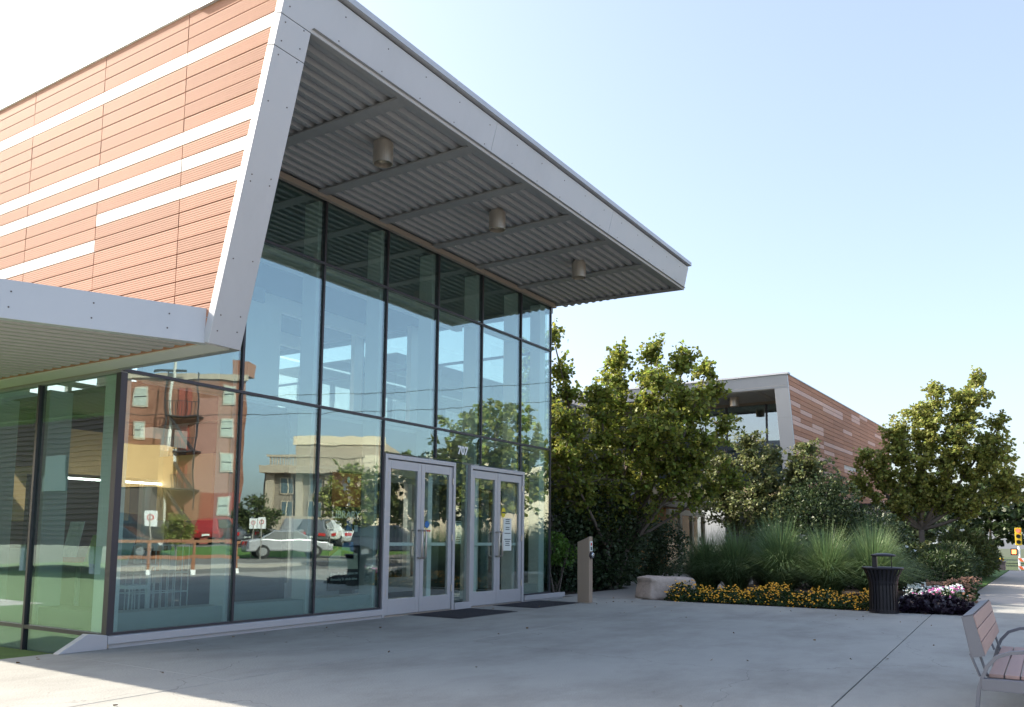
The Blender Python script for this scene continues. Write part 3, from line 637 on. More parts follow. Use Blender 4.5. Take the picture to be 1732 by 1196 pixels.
# rock
def rock():
    b = MB(); nu, nv = 34, 48; rn = random.Random(3); vs = []; 
    for i in range(nu+1):
        th = math.pi*i/nu-math.pi/2
        for j in range(nv):
            ph = 2*math.pi*j/nv
            def se(c, e): return math.copysign(abs(c)**e, c)
            x = se(math.cos(th), .22)*se(math.cos(ph), .22)*.53; y = se(math.cos(th), .22)*se(math.sin(ph), .25)*.33; z = se(math.sin(th), .25)*.225
            k = 1+.04*math.sin(5*x+3*z*4)+.03*math.sin(13*y+9*x)+.02*math.sin(23*x+31*z)+rn.uniform(-.014, .014)
            if z < 0: x *= 1+.15*z; 
            vs.append((x*k-(.05*z if x < 0 else 0)+.10*z, y*k, z*k+.19))
    fs = [(i*nv+j, i*nv+(j+1) % nv, (i+1)*nv+(j+1) % nv, (i+1)*nv+j) for i in range(nu) for j in range(nv)]
    b.add(vs, fs); return b
rk = rock().build('limestone_block', mat('limestone', (.56, .46, .40), .9, var=.16, scale=7, bump=.6, bscale=18, stain=(4, .5, .75, (.6, .55, .5))), smooth=True)
rk.location = (10.80, -1.62, 0); rk.rotation_euler = (0, 0, R(-37)); tag(rk, 'squared pale limestone boulder at the corner of the flower bed', 'rock')
# litter bin
t = thing('litter_bin', 'black slatted metal litter bin with rain hood beside the yellow flowers', 'litter bin', (9.86, -5.80, 0), R(20))
blkm = mat('bin_black', (.018, .016, .022), .35, .3, var=.1)
prof = [(.215, .03), (.215, .45), (.225, .52), (.245, .60), (.285, .685), (.305, .715)]
b = MB().lathe([(.17, .02), (.2, .02), (.2, .5), (.2, .7), (.17, .7)], 24); b.build('liner', mat('bin_inner', (.01, .01, .012), .6), t)
ns = 26
for k in range(ns):
    th = 2*math.pi*k/ns; c, s_ = math.cos(th), math.sin(th)
    MB().band([(r_*c, r_*s_, z) for r_, z in prof], .036, .007, (-s_, c, 0)).build('stave', blkm, t)
def ring(r_, z, h=.018, th=.012): 
    return MB().lathe([(r_, z-h), (r_+th, z-h), (r_+th, z+h), (r_, z+h), (r_, z-h)], 32)
ring(.205, .03, .025, .022).build('base_ring', blkm, t); ring(.215, .50, .012, .008).build('mid_ring', blkm, t)
MB().lathe([(.20, .715), (.26, .70), (.315, .705), (.325, .725), (.31, .742), (.22, .735), (.20, .72)], 36).build('rim', blkm, t, smooth=True)
MB().lathe([(.001, .915), (.10, .925), (.185, .915), (.20, .922), (.18, .945), (.09, .965), (.001, .968)], 30).build('rain_hood', blkm, t, smooth=True).location = (-.02, -.02, 0)
def at_cam_right(d): return (d*.54, -d*.84)
for d, rad in ((-.125, .05),):
    x, y = at_cam_right(d); MB().box(x-.045, x+.045, y-.035, y+.035, .73, .925).build('hood_post', blkm, t)
x, y = at_cam_right(.15); MB().tube([(x, y, .73), (x, y, .92)], .008, 6).build('hood_rod', blkm, t)
t.rotation_euler = (0, 0, 0)
# bench
t = thing('park_bench', 'metal framed bench with pinkish wood slats at the right edge', 'bench', (1.12, -7.70, 0))
bm = mat('bench_metal', (.15, .155, .18), .5, .1, var=.06, scale=15)
Lb = 1.75; tl = Vector((0, -.10, .25)).normalized(); nn = Vector((0, -.25, -.10)).normalized()    # back plane direction / front normal
B0 = Vector((0, .0, .43))
# backrest channel: end plates, rear plate, slats
for x0 in (0, Lb-.012):
    a = [Vector((x0, .02, .415)), Vector((x0, -.055, .43)), Vector((x0, .005, .685)), Vector((x0, .065, .67))]
    MB().prism(a, (.012, 0, 0)).build('end_plate', bm, t)
MB().prism([(0.012, .02, .415), (Lb-.012, .02, .415), (Lb-.012, .065, .67), (0.012, .065, .67)], (0, .006, .0)).build('rear_plate', bm, t)
MB().prism([(0.012, .065, .672), (Lb-.012, .065, .672), (Lb-.012, .008, .686), (0.012, .008, .686)], (0, 0, .005)).build('top_plate', bm, t)
for k in range(3):
    s0, s1 = .005+k*.0855, .005+k*.0855+.080
    e = Vector((0, .055, .245))/.251
    p0 = Vector((.014, -.057, .432)); a = p0+e*s0; c = p0+e*s1
    MB().prism([a, a+Vector((Lb-.028, 0, 0)), c+Vector((Lb-.028, 0, 0)), c], (0, .018, -.004)).build('back_slat', wood, t, bevel=.002)
for k in range(6):
    y0 = -.07-.088*k
    MB().box(.01, Lb-.01, y0-.080, y0, .300, .322).build('seat_slat', wood, t, bevel=.003)
arm = [(0, -.0, .0), (0, -.0, .11), (0, -.012, .22), (0, -.035, .30), (0, -.065, .37), (0, -.12, .435), (0, -.20, .467), (0, -.30, .478), (0, -.42, .468), (0, -.51, .43), (0, -.565, .36), (0, -.59, .26), (0, -.60, .12), (0, -.605, 0)]
for i, x0 in enumerate((-.025, Lb+.025)):
    MB().band([(x0, p[1], p[2]) for p in arm], .045, .022, (1, 0, 0)).build('arm_frame', bm, t, bevel=.002)
    MB().box(x0-.03, x0+.03, -.58, -.03, .225, .298).build('seat_rail', bm, t, bevel=.003)
    MB().band([(x0, .10, .012), (x0, -.66, .012)], .05, .022, (1, 0, 0)).build('foot_rail', bm, t)
    MB().tube([(x0*.9+.04, -.02, .30), (x0*.9+.04, .03, .44)], .009, 6).build('back_strut', bm, t)
    MB().tube([(x0*.9+.07, -.06, .30), (x0*.9+.07, -.02, .44)], .009, 6).build('back_strut', bm, t)
MB().box(0, Lb, -.34, -.26, .18, .26).build('under_beam', bm, t)
for x0 in (.15, 1.55): MB().box(x0, x0+.05, -.56, -.05, .26, .298).build('cross_bar', bm, t)

# traffic signal etc. far right
yl = mat('signal_yellow', (.75, .5, .03), .5); hd = mat('signal_lens', (.02, .02, .02), .4)
t = thing('traffic_signal', 'yellow traffic signal with red lamp lit on a pale pole', 'traffic signal', (60.6, -6.35, -.8))
t.scale = (1, 1, 1.1)
MB().tube([(0, 0, 0), (0, 0, 1.9)], .075, 12).build('pole', white, t, smooth=True); MB().lathe([(.001, 0), (.17, 0), (.15, .25), (.07, .3)], 16).build('pole_base', white, t)
MB().box(-.16, .16, -.19, .19, 1.65, 2.70).build('signal_head', yl, t, bevel=.02)
for k, z in enumerate((2.52, 2.18, 1.84)):
    mm = mat('lamp_red', (1, .05, .03), .4, emit=2.5) if k == 0 else hd
    MB().prism([(-.165, .12*math.cos(q), z+.12*math.sin(q)) for q in np.linspace(0, 2*math.pi, 17)[:-1]], (-.02, 0, 0)).build('lens', mm, t)
    MB().band([(-.26, .14*math.cos(q), z+.14*math.sin(q)) for q in np.linspace(0, math.pi, 9)], .16, .01, (1, 0, 0)).build('visor', hd, t)
MB().box(-.1, .1, .1, .5, 1.05, 1.45).build('pedestrian_signal', hd, t, bevel=.02); MB().box(-.12, -.101, .16, .42, 1.12, 1.38).build('hand_lamp', mat('lamp_orange', (1, .25, .08), .4, emit=1.5), t)
t = thing('newspaper_box', 'yellow newspaper box standing at the sidewalk corner', 'newspaper box', (43.7, -5.95, -.28))
t.scale = (.55, .55, .55)
MB().box(-.3, .3, -.32, .32, .62, 1.25).build('cabinet', yl, t, bevel=.02); MB().box(-.22, .22, -.2, .2, .3, .62).build('lower_box', yl, t); MB().box(-.05, .05, -.05, .05, 0, .3).build('pedestal', dark, t)
MB().box(-.31, -.30, -.22, .22, .8, 1.12).build('window', inkm, t)
t = thing('road_barricade', 'striped orange and white road barricade before the traffic signal', 'barricade', (46.0, -7.5, -.36))
t.scale = (.75, .75, .75)
for y in (-1.2, 1.0): MB().box(-.04, .04, y-.04, y+.04, 0, 1.25).build('leg', white, t); 
for z in (.2, .75):
    MB().box(-.06, -.04, -1.3, 1.1, z, z+.24).build('rail', whitel, t)
    for k in range(6): MB().prism([(-.062, -1.25+.4*k, z), (-.062, -1.05+.4*k, z), (-.062, -.9+.4*k, z+.24), (-.062, -1.1+.4*k, z+.24)], (-.003, 0, 0)).build('stripe', mat('barr_orange', (.75, .16, .05), .5), t)
t = thing('planter_box', 'low dark box beside the yellow newspaper box', 'box', (43.5, -5.6, -.3)); MB().box(-.4, .4, -.6, .6, 0, .5).box(-.45, .45, -.65, .65, .5, .56).build('box_body', dark, t, bevel=.02)
t = thing('sign_post', 'thin grey sign post under the far trees', 'post', (62, -7.0, -.5)); MB().tube([(0, 0, 0), (0, 0, 3.6)], .05, 8).build('pole', mat('post_grey', (.4, .45, .45), .5), t); MB().box(-.02, .02, -.2, .2, 3.0, 3.5).build('sign_plate', paper, t)

# ============================================================ PLANTS
def leaf_mesh(P, N, size, rs, kind='heart'):
    """P positions (n,3), N outward dirs. returns V,F for folded leaves with 6 verts (4 tris)"""
    n = len(P); 
    d = N + rs.normal(0, .55, (n, 3)); d[:, 2] -= .35; d /= np.linalg.norm(d, axis=1)[:, None]
    u = rs.normal(0, 1, (n, 3)); u[:, 2] *= .35; u -= d*(u*d).sum(1)[:, None]; u /= np.linalg.norm(u, axis=1)[:, None]
    w_ = np.cross(d, u); s = (size*rs.uniform(.6, 1.25, n))[:, None]
    if kind == 'grassy': W = .16
    else: W = .48
    tip = P + d*s; l1 = P+d*s*.35+u*s*W+w_*s*.12; l2 = P+d*s*.35-u*s*W+w_*s*.12; m1 = P+d*s*.75+u*s*W*.55+w_*s*.05; m2 = P+d*s*.75-u*s*W*.55+w_*s*.05
    V = np.stack([P, l1, m1, tip, m2, l2], 1).reshape(-1, 3)
    i = np.arange(n)[:, None]*6
    F = np.concatenate([i+np.array([[0, 1, 2, 3]]), i+np.array([[0, 3, 4, 5]])], 0)
    return V, F
def foliage_mat(name, col, island=.35, hue=.05, tr=.35, rough=.5): return mat(name, col, rough, var=.12, scale=.9, island=island, hue=hue, trans=tr, spec=.45)
bark = mat('bark', (.16, .13, .11), .9, var=.25, scale=12, bump=1, bscale=25, stretch=(1, 1, .3))
def tree(name, label, cat, loc, blobs, ntwig, per, leaf, lm, seed=1, trunk=(.09, 1.2), forks=5, twl=.55, group=None, stems=1, droop=.0, inner=.5, barkm=None):
    rs = np.random.RandomState(seed); rn = random.Random(seed)
    t = thing(name, label, cat, loc, group=group); b = MB(); skel = []
    top = Vector((0, 0, trunk[1])); r0_ = trunk[0]
    bases = []
    for s_ in range(stems):
        a = rn.uniform(0, 6.28); off = Vector((math.cos(a), math.sin(a), 0))*(.12 if stems > 1 else 0)
        tp = top+off*rn.uniform(2, 4)*(1 if stems > 1 else 0)+Vector((rn.uniform(-.06, .06), rn.uniform(-.06, .06), 0))
        mid = off*1.3+(tp-off)*.5+Vector((rn.uniform(-.05, .05), rn.uniform(-.05, .05), 0))
        b.tube([off-Vector((0, 0, .15)), off+Vector((0, 0, .08)), mid, tp], [r0_*1.35, r0_*1.05, r0_*.92, r0_*.85], 10); bases.append(tp)
    for k, (cx, cy_, cz, rx, ry, rz) in enumerate(blobs):
        s0 = bases[k % len(bases)]; c = Vector((cx, cy_, cz)); p = [s0]
        m_ = s0.lerp(c, .45)+Vector((rn.uniform(-.15, .15), rn.uniform(-.15, .15), -.12*(c-s0).length*.6)); e = c+Vector((0, 0, rz*.35))
        pts = [s0, s0.lerp(m_, .5)+Vector((0, 0, -.03)), m_, m_.lerp(c, .6), c, e]
        rd = r0_*.62; b.tube(pts, [rd, rd*.9, rd*.72, rd*.5, rd*.3, rd*.12], 7)
        for i in range(len(pts)-1):
            for q in (0, .5): skel.append(pts[i].lerp(pts[i+1], q))
    sk = np.array([tuple(v) for v in skel]); B = np.array(blobs); vol = B[:, 3]*B[:, 4]*B[:, 5]; pr = vol**.8/np.sum(vol**.8)
    ks = rs.choice(len(B), ntwig, p=pr); dirs = rs.normal(0, 1, (ntwig, 3)); dirs /= np.linalg.norm(dirs, axis=1)[:, None]
    rad = inner+(1-inner)*rs.uniform(0, 1, ntwig)**.6; rad *= rs.uniform(.78, 1.16, ntwig); ex = rs.uniform(0, 1, ntwig) < .07; rad[ex] *= 1.22
    ends = B[ks, :3]+dirs*B[ks, 3:]*rad[:, None]
    PP, NN = [], []
    for i in range(ntwig):
        e = ends[i]; dist = np.linalg.norm(sk-e, axis=1)+.5*np.maximum(0, sk[:, 2]-e[2]); j = dist.argmin(); s0 = sk[j]; v = e-s0; l = np.linalg.norm(v)
        mid = s0+v*.5+np.array([0, 0, .08*l])
        b.tube([tuple(s0), tuple(mid), tuple(e)], [.012, .008, .003], 3, cap=False)
        dv = (e-mid)/max(1e-6, np.linalg.norm(e-mid)); L2 = twl*rs.uniform(.6, 1.2); n = per
        tt = rs.uniform(0, 1, n)
        pos = e-dv*(L2*tt)[:, None]+rs.normal(0, 1, (n, 3))*(.02+.07*tt)[:, None]
        PP.append(pos); NN.append(rs.normal(0, .8, (n, 3))+dv*.6+np.array([0, 0, -droop]))
    b.build('trunk', barkm or bark, t, smooth=True)
    V, F = leaf_mesh(np.concatenate(PP), np.concatenate(NN), leaf, rs)
    npmesh('crown', V, F, lm, t); return t
redleaf = foliage_mat('redbud_leaf', (.215, .265, .05), .5, .07, .5)
mapleaf = foliage_mat('maple_leaf', (.29, .33, .085), .5, .07, .5)
darkleaf = foliage_mat('dark_leaf', (.05, .08, .032), .35, .04, .25)
midleaf = foliage_mat('mid_leaf', (.085, .115, .035), .45, .08, .3)
yew = foliage_mat('yew_needles', (.022, .045, .018), .4, .03, .2)

tree('redbud_tree', 'redbud with yellow-green heart leaves growing beside the glass corner', 'tree', (13.2, .75, 0),
     [(-1.6, 1.0, 4.1, .8, 1.0, 1.0), (.1, .1, 4.3, 1.0, 1.0, 1.0), (-.2, -.5, 3.2, 1.5, 1.4, 1.0), (.6, -1.4, 4.0, .9, .9, 1.0), (-1.7, .3, 2.7, 1.0, 1.1, 1.0), (.3, -1.6, 2.7, 1.1, 1.1, .9), (-.1, .4, 2.0, 1.4, 1.4, .7),
      (-.1, -.3, 5.4, .55, .5, .65), (.3, -1.0, 5.5, .5, .5, .75), (.75, -1.6, 5.3, .5, .5, .7), (-2.0, 1.1, 5.2, .25, .35, .8), (-1.5, .5, 4.9, .4, .4, .6), (1.0, -2.2, 4.6, .45, .6, .45), (1.2, -2.4, 3.8, .5, .6, .4), (-2.3, .0, 3.6, .7, .7, .7), (-2.6, -.2, 2.8, .5, .6, .6), (-.5, -1.4, 4.7, .6, .6, .7), (0, -1.9, 4.3, .6, .7, .6), (.1, -2.4, 5.0, .35, .4, .35), (-1.9, .5, 5.7, .25, .3, .5), (-2.1, .9, 4.7, .5, .5, .6), (-.9, -1.6, 3.6, .8, .7, .7), (.2, -2.3, 3.3, .6, .7, .6), (-1.3, -.4, 4.3, .6, .6, .55), (.7, -2.7, 2.5, .5, .6, .4)],
     2100, 21, .095, redleaf, 3, (.075, .9), stems=4, twl=.5, inner=.35)
tree('redbud_tree', 'smaller redbud with pinkish pale leaves in front of the farther wing', 'tree', (17.2, -1.6, 0),
     [(-.3, .7, 2.9, .9, .9, .8), (.2, -.3, 3.1, .9, .8, .8), (.3, -1.3, 2.9, .8, .8, .7), (0, .0, 2.1, 1.5, 1.6, .8), (.5, -1.6, 2.2, .9, 1.0, .7), (0, .2, 3.7, .5, .5, .45), (.5, -1.2, 3.5, .5, .5, .4)],
     900, 20, .085, foliage_mat('pale_leaf', (.16, .19, .07), .5, .06, .35), 9, (.06, .8), stems=3, twl=.55)
tree('maple_tree', 'round maple with yellow-tinged sunlit left side near the sidewalk', 'tree', (24.9, -4.7, 0),
     [(0, 0, 3.6, 1.2, 1.2, 1.0), (-.6, 1.1, 3.5, .9, .9, .8), (.2, -1.0, 4.3, 1.2, 1.2, 1.0), (.5, -1.9, 3.7, 1.0, 1.0, 1.0), (0, -.2, 5.0, 1.0, 1.0, .85), (.3, -1.4, 5.6, .85, .85, .75), (-.1, -.5, 6.0, .4, .4, .45), (.4, -1.7, 6.35, .35, .35, .4),
      (-.5, .7, 4.5, .6, .6, .6), (-.9, 1.7, 2.9, .6, .6, .5), (.2, -.3, 2.8, 1.1, 1.3, .6), (.7, -2.3, 2.9, .8, .8, .6), (.6, -2.2, 4.8, .5, .5, .6), (-1.0, 1.5, 3.9, .4, .4, .3), (-.4, .6, 2.4, .9, .9, .5), (.4, -1.0, 2.4, 1.0, 1.0, .5)],
     1700, 24, .10, mapleaf, 5, (.10, 1.55), twl=.45, inner=.35)
tree('maple_tree', 'maple cut off by the right edge of the picture', 'tree', (31.0, -10.0, 0),
     [(0, 0, 5.0, 1.6, 1.6, 1.2), (-.3, 1.3, 4.9, 1.0, 1.0, .8), (.2, .3, 6.0, 1.1, 1.1, .8)], 420, 15, .17, mapleaf, 15, (.10, 1.6))
# dense dark shrubs
def shrub(name, label, loc, blobs, n, leaf, lm, seed, cat='shrub', group=None, kindk='heart'):
    rs = np.random.RandomState(seed); t = thing(name, label, cat, loc, group=group); B = np.array(blobs); vol = B[:, 3]*B[:, 4]*B[:, 5]
    ks = rs.choice(len(B), n, p=vol/vol.sum()); d = rs.normal(0, 1, (n, 3)); d /= np.linalg.norm(d, axis=1)[:, None]
    rad = rs.uniform(0.25, 1, n)**.45*(1+.10*np.sin(d[:, 0]*7+ks)*np.sin(d[:, 1]*6+d[:, 2]*5)); P = B[ks, :3]+d*B[ks, 3:]*rad[:, None]
    keep = P[:, 2] > .02; P = P[keep]; d = d[keep]
    V, F = leaf_mesh(P, d*.8+np.array([0, 0, .35]), leaf, rs, kindk)
    b = MB(); rn = random.Random(seed)
    for k in range(min(14, 2+2*len(blobs))):
        c = blobs[k % len(blobs)]; b.tube([(c[0]*.4+rn.uniform(-.1, .1), c[1]*.4+rn.uniform(-.1, .1), -.1), (c[0]*.8, c[1]*.8, c[2]*.5), (c[0]+rn.uniform(-.2, .2), c[1]+rn.uniform(-.2, .2), c[2]+c[5]*.6)], [.02, .014, .005], 5)
    b.build('stem', bark, t); npmesh('foliage', V, F, lm, t); return t
shrub('yew_hedge', 'low dark evergreen hedge running beside the glass corner', (11.2, 1.2, 0),
      [(-.9, .3, .35, .9, .8, .55), (0, -.1, .4, .9, .8, .6), (1.1, -.2, .4, 1.0, .8, .62), (2.1, -.1, .4, .9, .8, .65), (.5, .9, .5, 1.5, .9, .8)], 15000, .05, yew, 21, 'hedge')
shrub('leafy_shrub', 'bright green young shrub between the glass corner and the steel post', (10.4, .8, 0), [(0, 0, .95, .35, .4, .35), (.3, -.2, .8, .25, .25, .25)], 900, .07, foliage_mat('bright_leaf', (.10, .20, .035), .3, .03), 22)
shrub('dark_shrub', 'tall dark shrub under the redbud behind the steel post', (12.9, 1.1, 0), [(0, -.1, 1.0, 1.5, 1.1, 1.2), (-.4, -.2, 1.9, 1.1, .7, .8), (1.6, .3, 1.1, 1.3, 1.0, 1.3), (-1.6, .3, 1.2, 1.0, .9, 1.2), (.5, -.4, 1.6, 1.5, .8, .8)], 15000, .085, darkleaf, 23)
shrub('dark_shrub', 'dark bushy shrub at the back of the garden path beside the timber entrance', (17.3, 1.9, 0), [(0, 0, .9, 1.1, .9, 1.1), (.9, -.5, .8, .8, .7, .9), (-.4, .2, 1.7, .9, .7, .7)], 9000, .08, darkleaf, 29)
shrub('dark_shrub', 'dark rounded evergreen shrub in front of the smaller redbud', (16.6, -3.0, 0), [(0, 0, 1.2, 1.2, 1.3, 1.3), (.4, -.4, 2.0, .8, .9, .9), (.7, -1.2, 1.0, 1.0, 1.1, 1.1)], 14000, .07, darkleaf, 24)
shrub('dark_shrub', 'dark shrub at the back of the bed left of the maple', (20.5, -3.8, 0), [(0, 0, .9, 1.2, 1.3, 1.1), (.9, .9, .9, 1.2, 1.2, 1.2)], 9000, .08, darkleaf, 25)
shrub('grassy_mound', 'sunlit yellow-green mound of foliage right of the maple trunk', (24.6, -5.9, 0), [(0, 0, .8, 1.0, .8, .75), (1.5, .1, .7, 1.1, .8, .75), (3, 0, .6, 1.2, .8, .6)], 9000, .16, midleaf, 26, kindk='grassy')
shrub('rose_shrub', 'loose dark shrub with a few white roses at the maple foot', (19.0, -5.4, 0), [(0, 0, .55, .9, .8, .6), (-1.2, .3, .5, .8, .8, .5), (1.3, -.2, .5, 1, .8, .55)], 8000, .075, midleaf, 27)
shrub('low_shrub', 'dark green spreading shrub edging the sidewalk', (16.3, -6.0, 0), [(0, 0, .4, .9, .65, .55), (1.4, .0, .5, .9, .65, .6), (2.9, 0, .5, .9, .65, .65)], 10000, .12, foliage_mat('low_leaf', (.045, .075, .025), .4, .06), 28, kindk='grassy')

# ornamental grasses
def grass_data(seed, n=1000, h=1.35, spread=.85):
    rs = np.random.RandomState(seed); V = []; F = []; k = 0; S = 6
    az = rs.uniform(0, 2*np.pi, n); rb = rs.uniform(0, .2, n); lean = rs.uniform(.08, 1, n)**.75*spread; hh = h*rs.uniform(.6, 1.08, n)*(1-.28*lean); wd = rs.uniform(.004, .008, n); tw = rs.uniform(-.5, .5, n)
    tt = np.linspace(0, 1, S)
    r_ = rb[:, None]+lean[:, None]*tt[None]**2.0; z = hh[:, None]*(1.05*tt-(.05+.42*lean[:, None])*tt**3.2)
    a = az[:, None]+tw[:, None]*tt*.25
    X = r_*np.cos(a); Y = r_*np.sin(a); px = -np.sin(a+tw[:, None]); py = np.cos(a+tw[:, None]); ww = wd[:, None]*(1-tt**2*.92)
    A = np.stack([X-px*ww, Y-py*ww, z], 2); B_ = np.stack([X+px*ww, Y+py*ww, z], 2); V = np.stack([A, B_], 2).reshape(n, S*2, 3).reshape(-1, 3)
    i = (np.arange(n)*S*2)[:, None, None]; j = (np.arange(S-1)*2)[None, :, None]; F = (i+j+np.array([0, 1, 3, 2])[None, None]).reshape(-1, 4)
    return V, F
gm = foliage_mat('ornamental_grass', (.15, .235, .10), .4, .05, .3)
gdat = [grass_data(s, 3000, hh, 1.3) for s, hh in ((1, 1.9), (2, 2.05), (3, 1.8))]
gobj = []
spots = [(12.2, -2.6, 0, .95, 'leftmost fountain grass clump, behind the limestone boulder'), (12.0, -3.6, 1, 1.0, 'second fountain grass clump from the boulder along the front row'), (11.9, -4.5, 2, 1.0, 'third fountain grass clump from the boulder along the front row'),
         (12.0, -5.3, 0, .93, 'fountain grass clump right behind the litter bin'), (13.6, -2.9, 1, .95, 'back-row fountain grass clump nearest the boulder'), (13.8, -4.0, 2, .98, 'back-row fountain grass clump in the middle of the bed'),
         (13.6, -5.0, 1, .95, 'back-row fountain grass clump nearest the litter bin'), (15.4, -4.9, 0, .9, 'far fountain grass clump beneath the maple crown'), (12.6, -1.85, 2, .95, 'small fountain grass clump beside the garden path')]
for i, (x, y, k, s_, lb) in enumerate(spots):
    t = thing('ornamental_grass', lb, 'grass clump', (x, y, 0), rng.uniform(0, 6), group='fountain grass clumps in the bed'); t.scale = (s_, s_, s_)
    if len(gobj) <= k or not gobj[k]:
        pass
    if k >= len(gobj):
        while len(gobj) <= k: gobj.append(None)
    if gobj[k] is None:
        gobj[k] = npmesh('blades', gdat[k][0], gdat[k][1], gm, t)
    else:
        c = gobj[k].copy(); COL.objects.link(c); c.parent = t
# flowers
def flowers(name, label, cat, region, n, hrange, fsize, fm, lm, nleaf, lsize, seed, clump=5, petals=6):
    rs = np.random.RandomState(seed); t = thing(name, label, cat, (0, 0, 0)); V, F = [], []
    def pts(n):
        out = []
        while len(out) < n:
            x, y, e = region(rs)
            out.append((x, y, e))
        return np.array(out)
    Pn = pts(nleaf); z = Pn[:, 2]*rs.uniform(0, 1, nleaf)**.6
    LP = np.stack([Pn[:, 0], Pn[:, 1], z+.01], 1); d = rs.normal(0, 1, (nleaf, 3)); d[:, 2] = abs(d[:, 2])*.5+.3
    v, f = leaf_mesh(LP, d, lsize, rs); npmesh('leaves', v, f, lm, t, kind='stuff')
    if n:
        c = pts(n//clump); vs = []; fs = []; o = 0
        for (x, y, e) in c:
            for q in range(clump):
                px, py, pz = x+rs.normal(0, .045), y+rs.normal(0, .045), e+rs.uniform(-.06, .09)
                s_ = fsize*rs.uniform(.7, 1.15); tl_ = rs.normal(0, .5, 2); nrm_ = np.array([tl_[0]-.5, tl_[1]-.35, 1.0]); nrm_ /= np.linalg.norm(nrm_); a = np.cross(nrm_, [0, 0, 1.0]); a /= np.linalg.norm(a)+1e-6; b_ = np.cross(nrm_, a)
                vs.append(np.array([px, py, pz])+nrm_*s_*.35); 
                for k in range(petals):
                    th = 2*np.pi*k/petals; rr_ = s_*(1 if k % 2 else .78); vs.append(np.array([px, py, pz])+(a*np.cos(th)+b_*np.sin(th))*rr_)
                for k in range(petals): fs.append((o, o+1+k, o+1+(k+1) % petals))
                o += petals+1
        npmesh('blossoms', np.array(vs), np.array(fs), fm, t, kind='stuff')
    return t
def reg(x0a, x0b, depth, y0, y1, h0, h1):
    def f(rs):
        u = rs.uniform(); y = y0+(y1-y0)*u; v = rs.uniform(); x = (x0a+(x0b-x0a)*u)+depth*v; hump = min(1, .35+v*2.2)
        return x, y, (h0+(h1-h0)*v)*hump*(.85+.3*math.sin(y*5.3+x*3)*math.sin(y*2.1))
    return f
yf = mat('yellow_petals', (.85, .42, .015), .6, island=.25, hue=.02); gl_ = foliage_mat('flower_leaf', (.04, .075, .02), .4, .05)
flowers('yellow_flower_strip', 'low strip of orange-yellow flowers along the plaza edge', 'flowers', reg(9.98, 10.03, .62, -1.95, -5.55, .13, .30), 1150, (0, 0), .019, yf, gl_, 8000, .045, 31)
pf = mat('pale_petals', (.75, .78, .74), .6, island=.15); pk_ = mat('pink_petals', (.62, .14, .36), .6, island=.2)
flowers('white_flower_patch', 'mound of white flowers right of the litter bin', 'flowers', reg(11.0, 11.0, 1.1, -5.95, -6.75, .28, .38), 900, (0, 0), .021, pf, gl_, 2200, .05, 32)
flowers('pink_flower_patch', 'few pink petunias scattered at the front of the white flowers', 'flowers', reg(10.9, 10.9, .5, -6.1, -6.8, .26, .30), 70, (0, 0), .035, pk_, gl_, 500, .05, 33)
flowers('purple_foliage_patch', 'dark purple-black sweet potato vine spilling onto the paving', 'plants', reg(10.02, 10.10, .75, -6.0, -7.0, .16, .25), 0, (0, 0), .03, None, foliage_mat('purple_leaf', (.022, .014, .026), .4, .03, .1, .4), 3000, .085, 34)
flowers('bronze_sedum_patch', 'bronze-brown mass of sedum behind the white flowers', 'plants', reg(12.3, 12.6, 1.5, -6.0, -6.9, .30, .38), 700, (0, 0), .035, mat('sedum_heads', (.20, .105, .065), .9, island=.3), gl_, 2600, .06, 35, petals=7)
for k, (x, y, z) in enumerate(((18.2, -5.2, 1.12), (18.3, -5.35, 1.05), (18.1, -5.9, .82), (18.2, -6.0, .78), (18.0, -6.15, .8), (23.6, -5.6, 1.45), (19.0, -5.0, .85))):
    pass
rs_ = MB(); rn = random.Random(2)
for (x, y, z) in ((18.1, -4.9, .95), (18.2, -5.05, 1.0), (18.1, -5.25, .9), (17.9, -5.8, .78), (17.95, -5.92, .74), (18.0, -6.0, .8), (17.8, -4.7, .82), (23.7, -5.9, 1.5)):
    for q in range(5):
        a = rn.uniform(0, 6.28); rs_.tube([(x, y, z), (x-.03+.04*math.cos(a), y+.05*math.sin(a), z+.04)], [.02, .035], 6)
o = rs_.build('white_roses', pf); tag(o, 'handful of white roses on the shrub at the maple foot', 'roses', kind='stuff')

# dry leaves blown on the paving
rl = np.random.RandomState(77); nl = 70; lx = np.where(rl.uniform(0, 1, nl) < .5, rl.uniform(-2, 10, nl), rl.normal(8, 1.6, nl)); ly = np.where(rl.uniform(0, 1, nl) < .5, rl.uniform(-7.5, -.2, nl), -rl.uniform(.12, 1.0, nl)**2*2.5-.12)
lx = np.clip(lx, -4, 9.9); LP = np.stack([lx, ly, np.full(nl, .006)], 1); dd = rl.normal(0, 1, (nl, 3)); dd[:, 2] = .35
Vl, Fl = leaf_mesh(LP, dd*3, .035, rl); Vl[:, 2] = np.clip(Vl[:, 2], .003, .02)
o = npmesh('fallen_leaves', Vl, Fl, mat('dry_leaf', (.16, .10, .045), .8, island=.4)); tag(o, 'few small dry leaves scattered over the concrete plaza', 'leaves', kind='stuff')

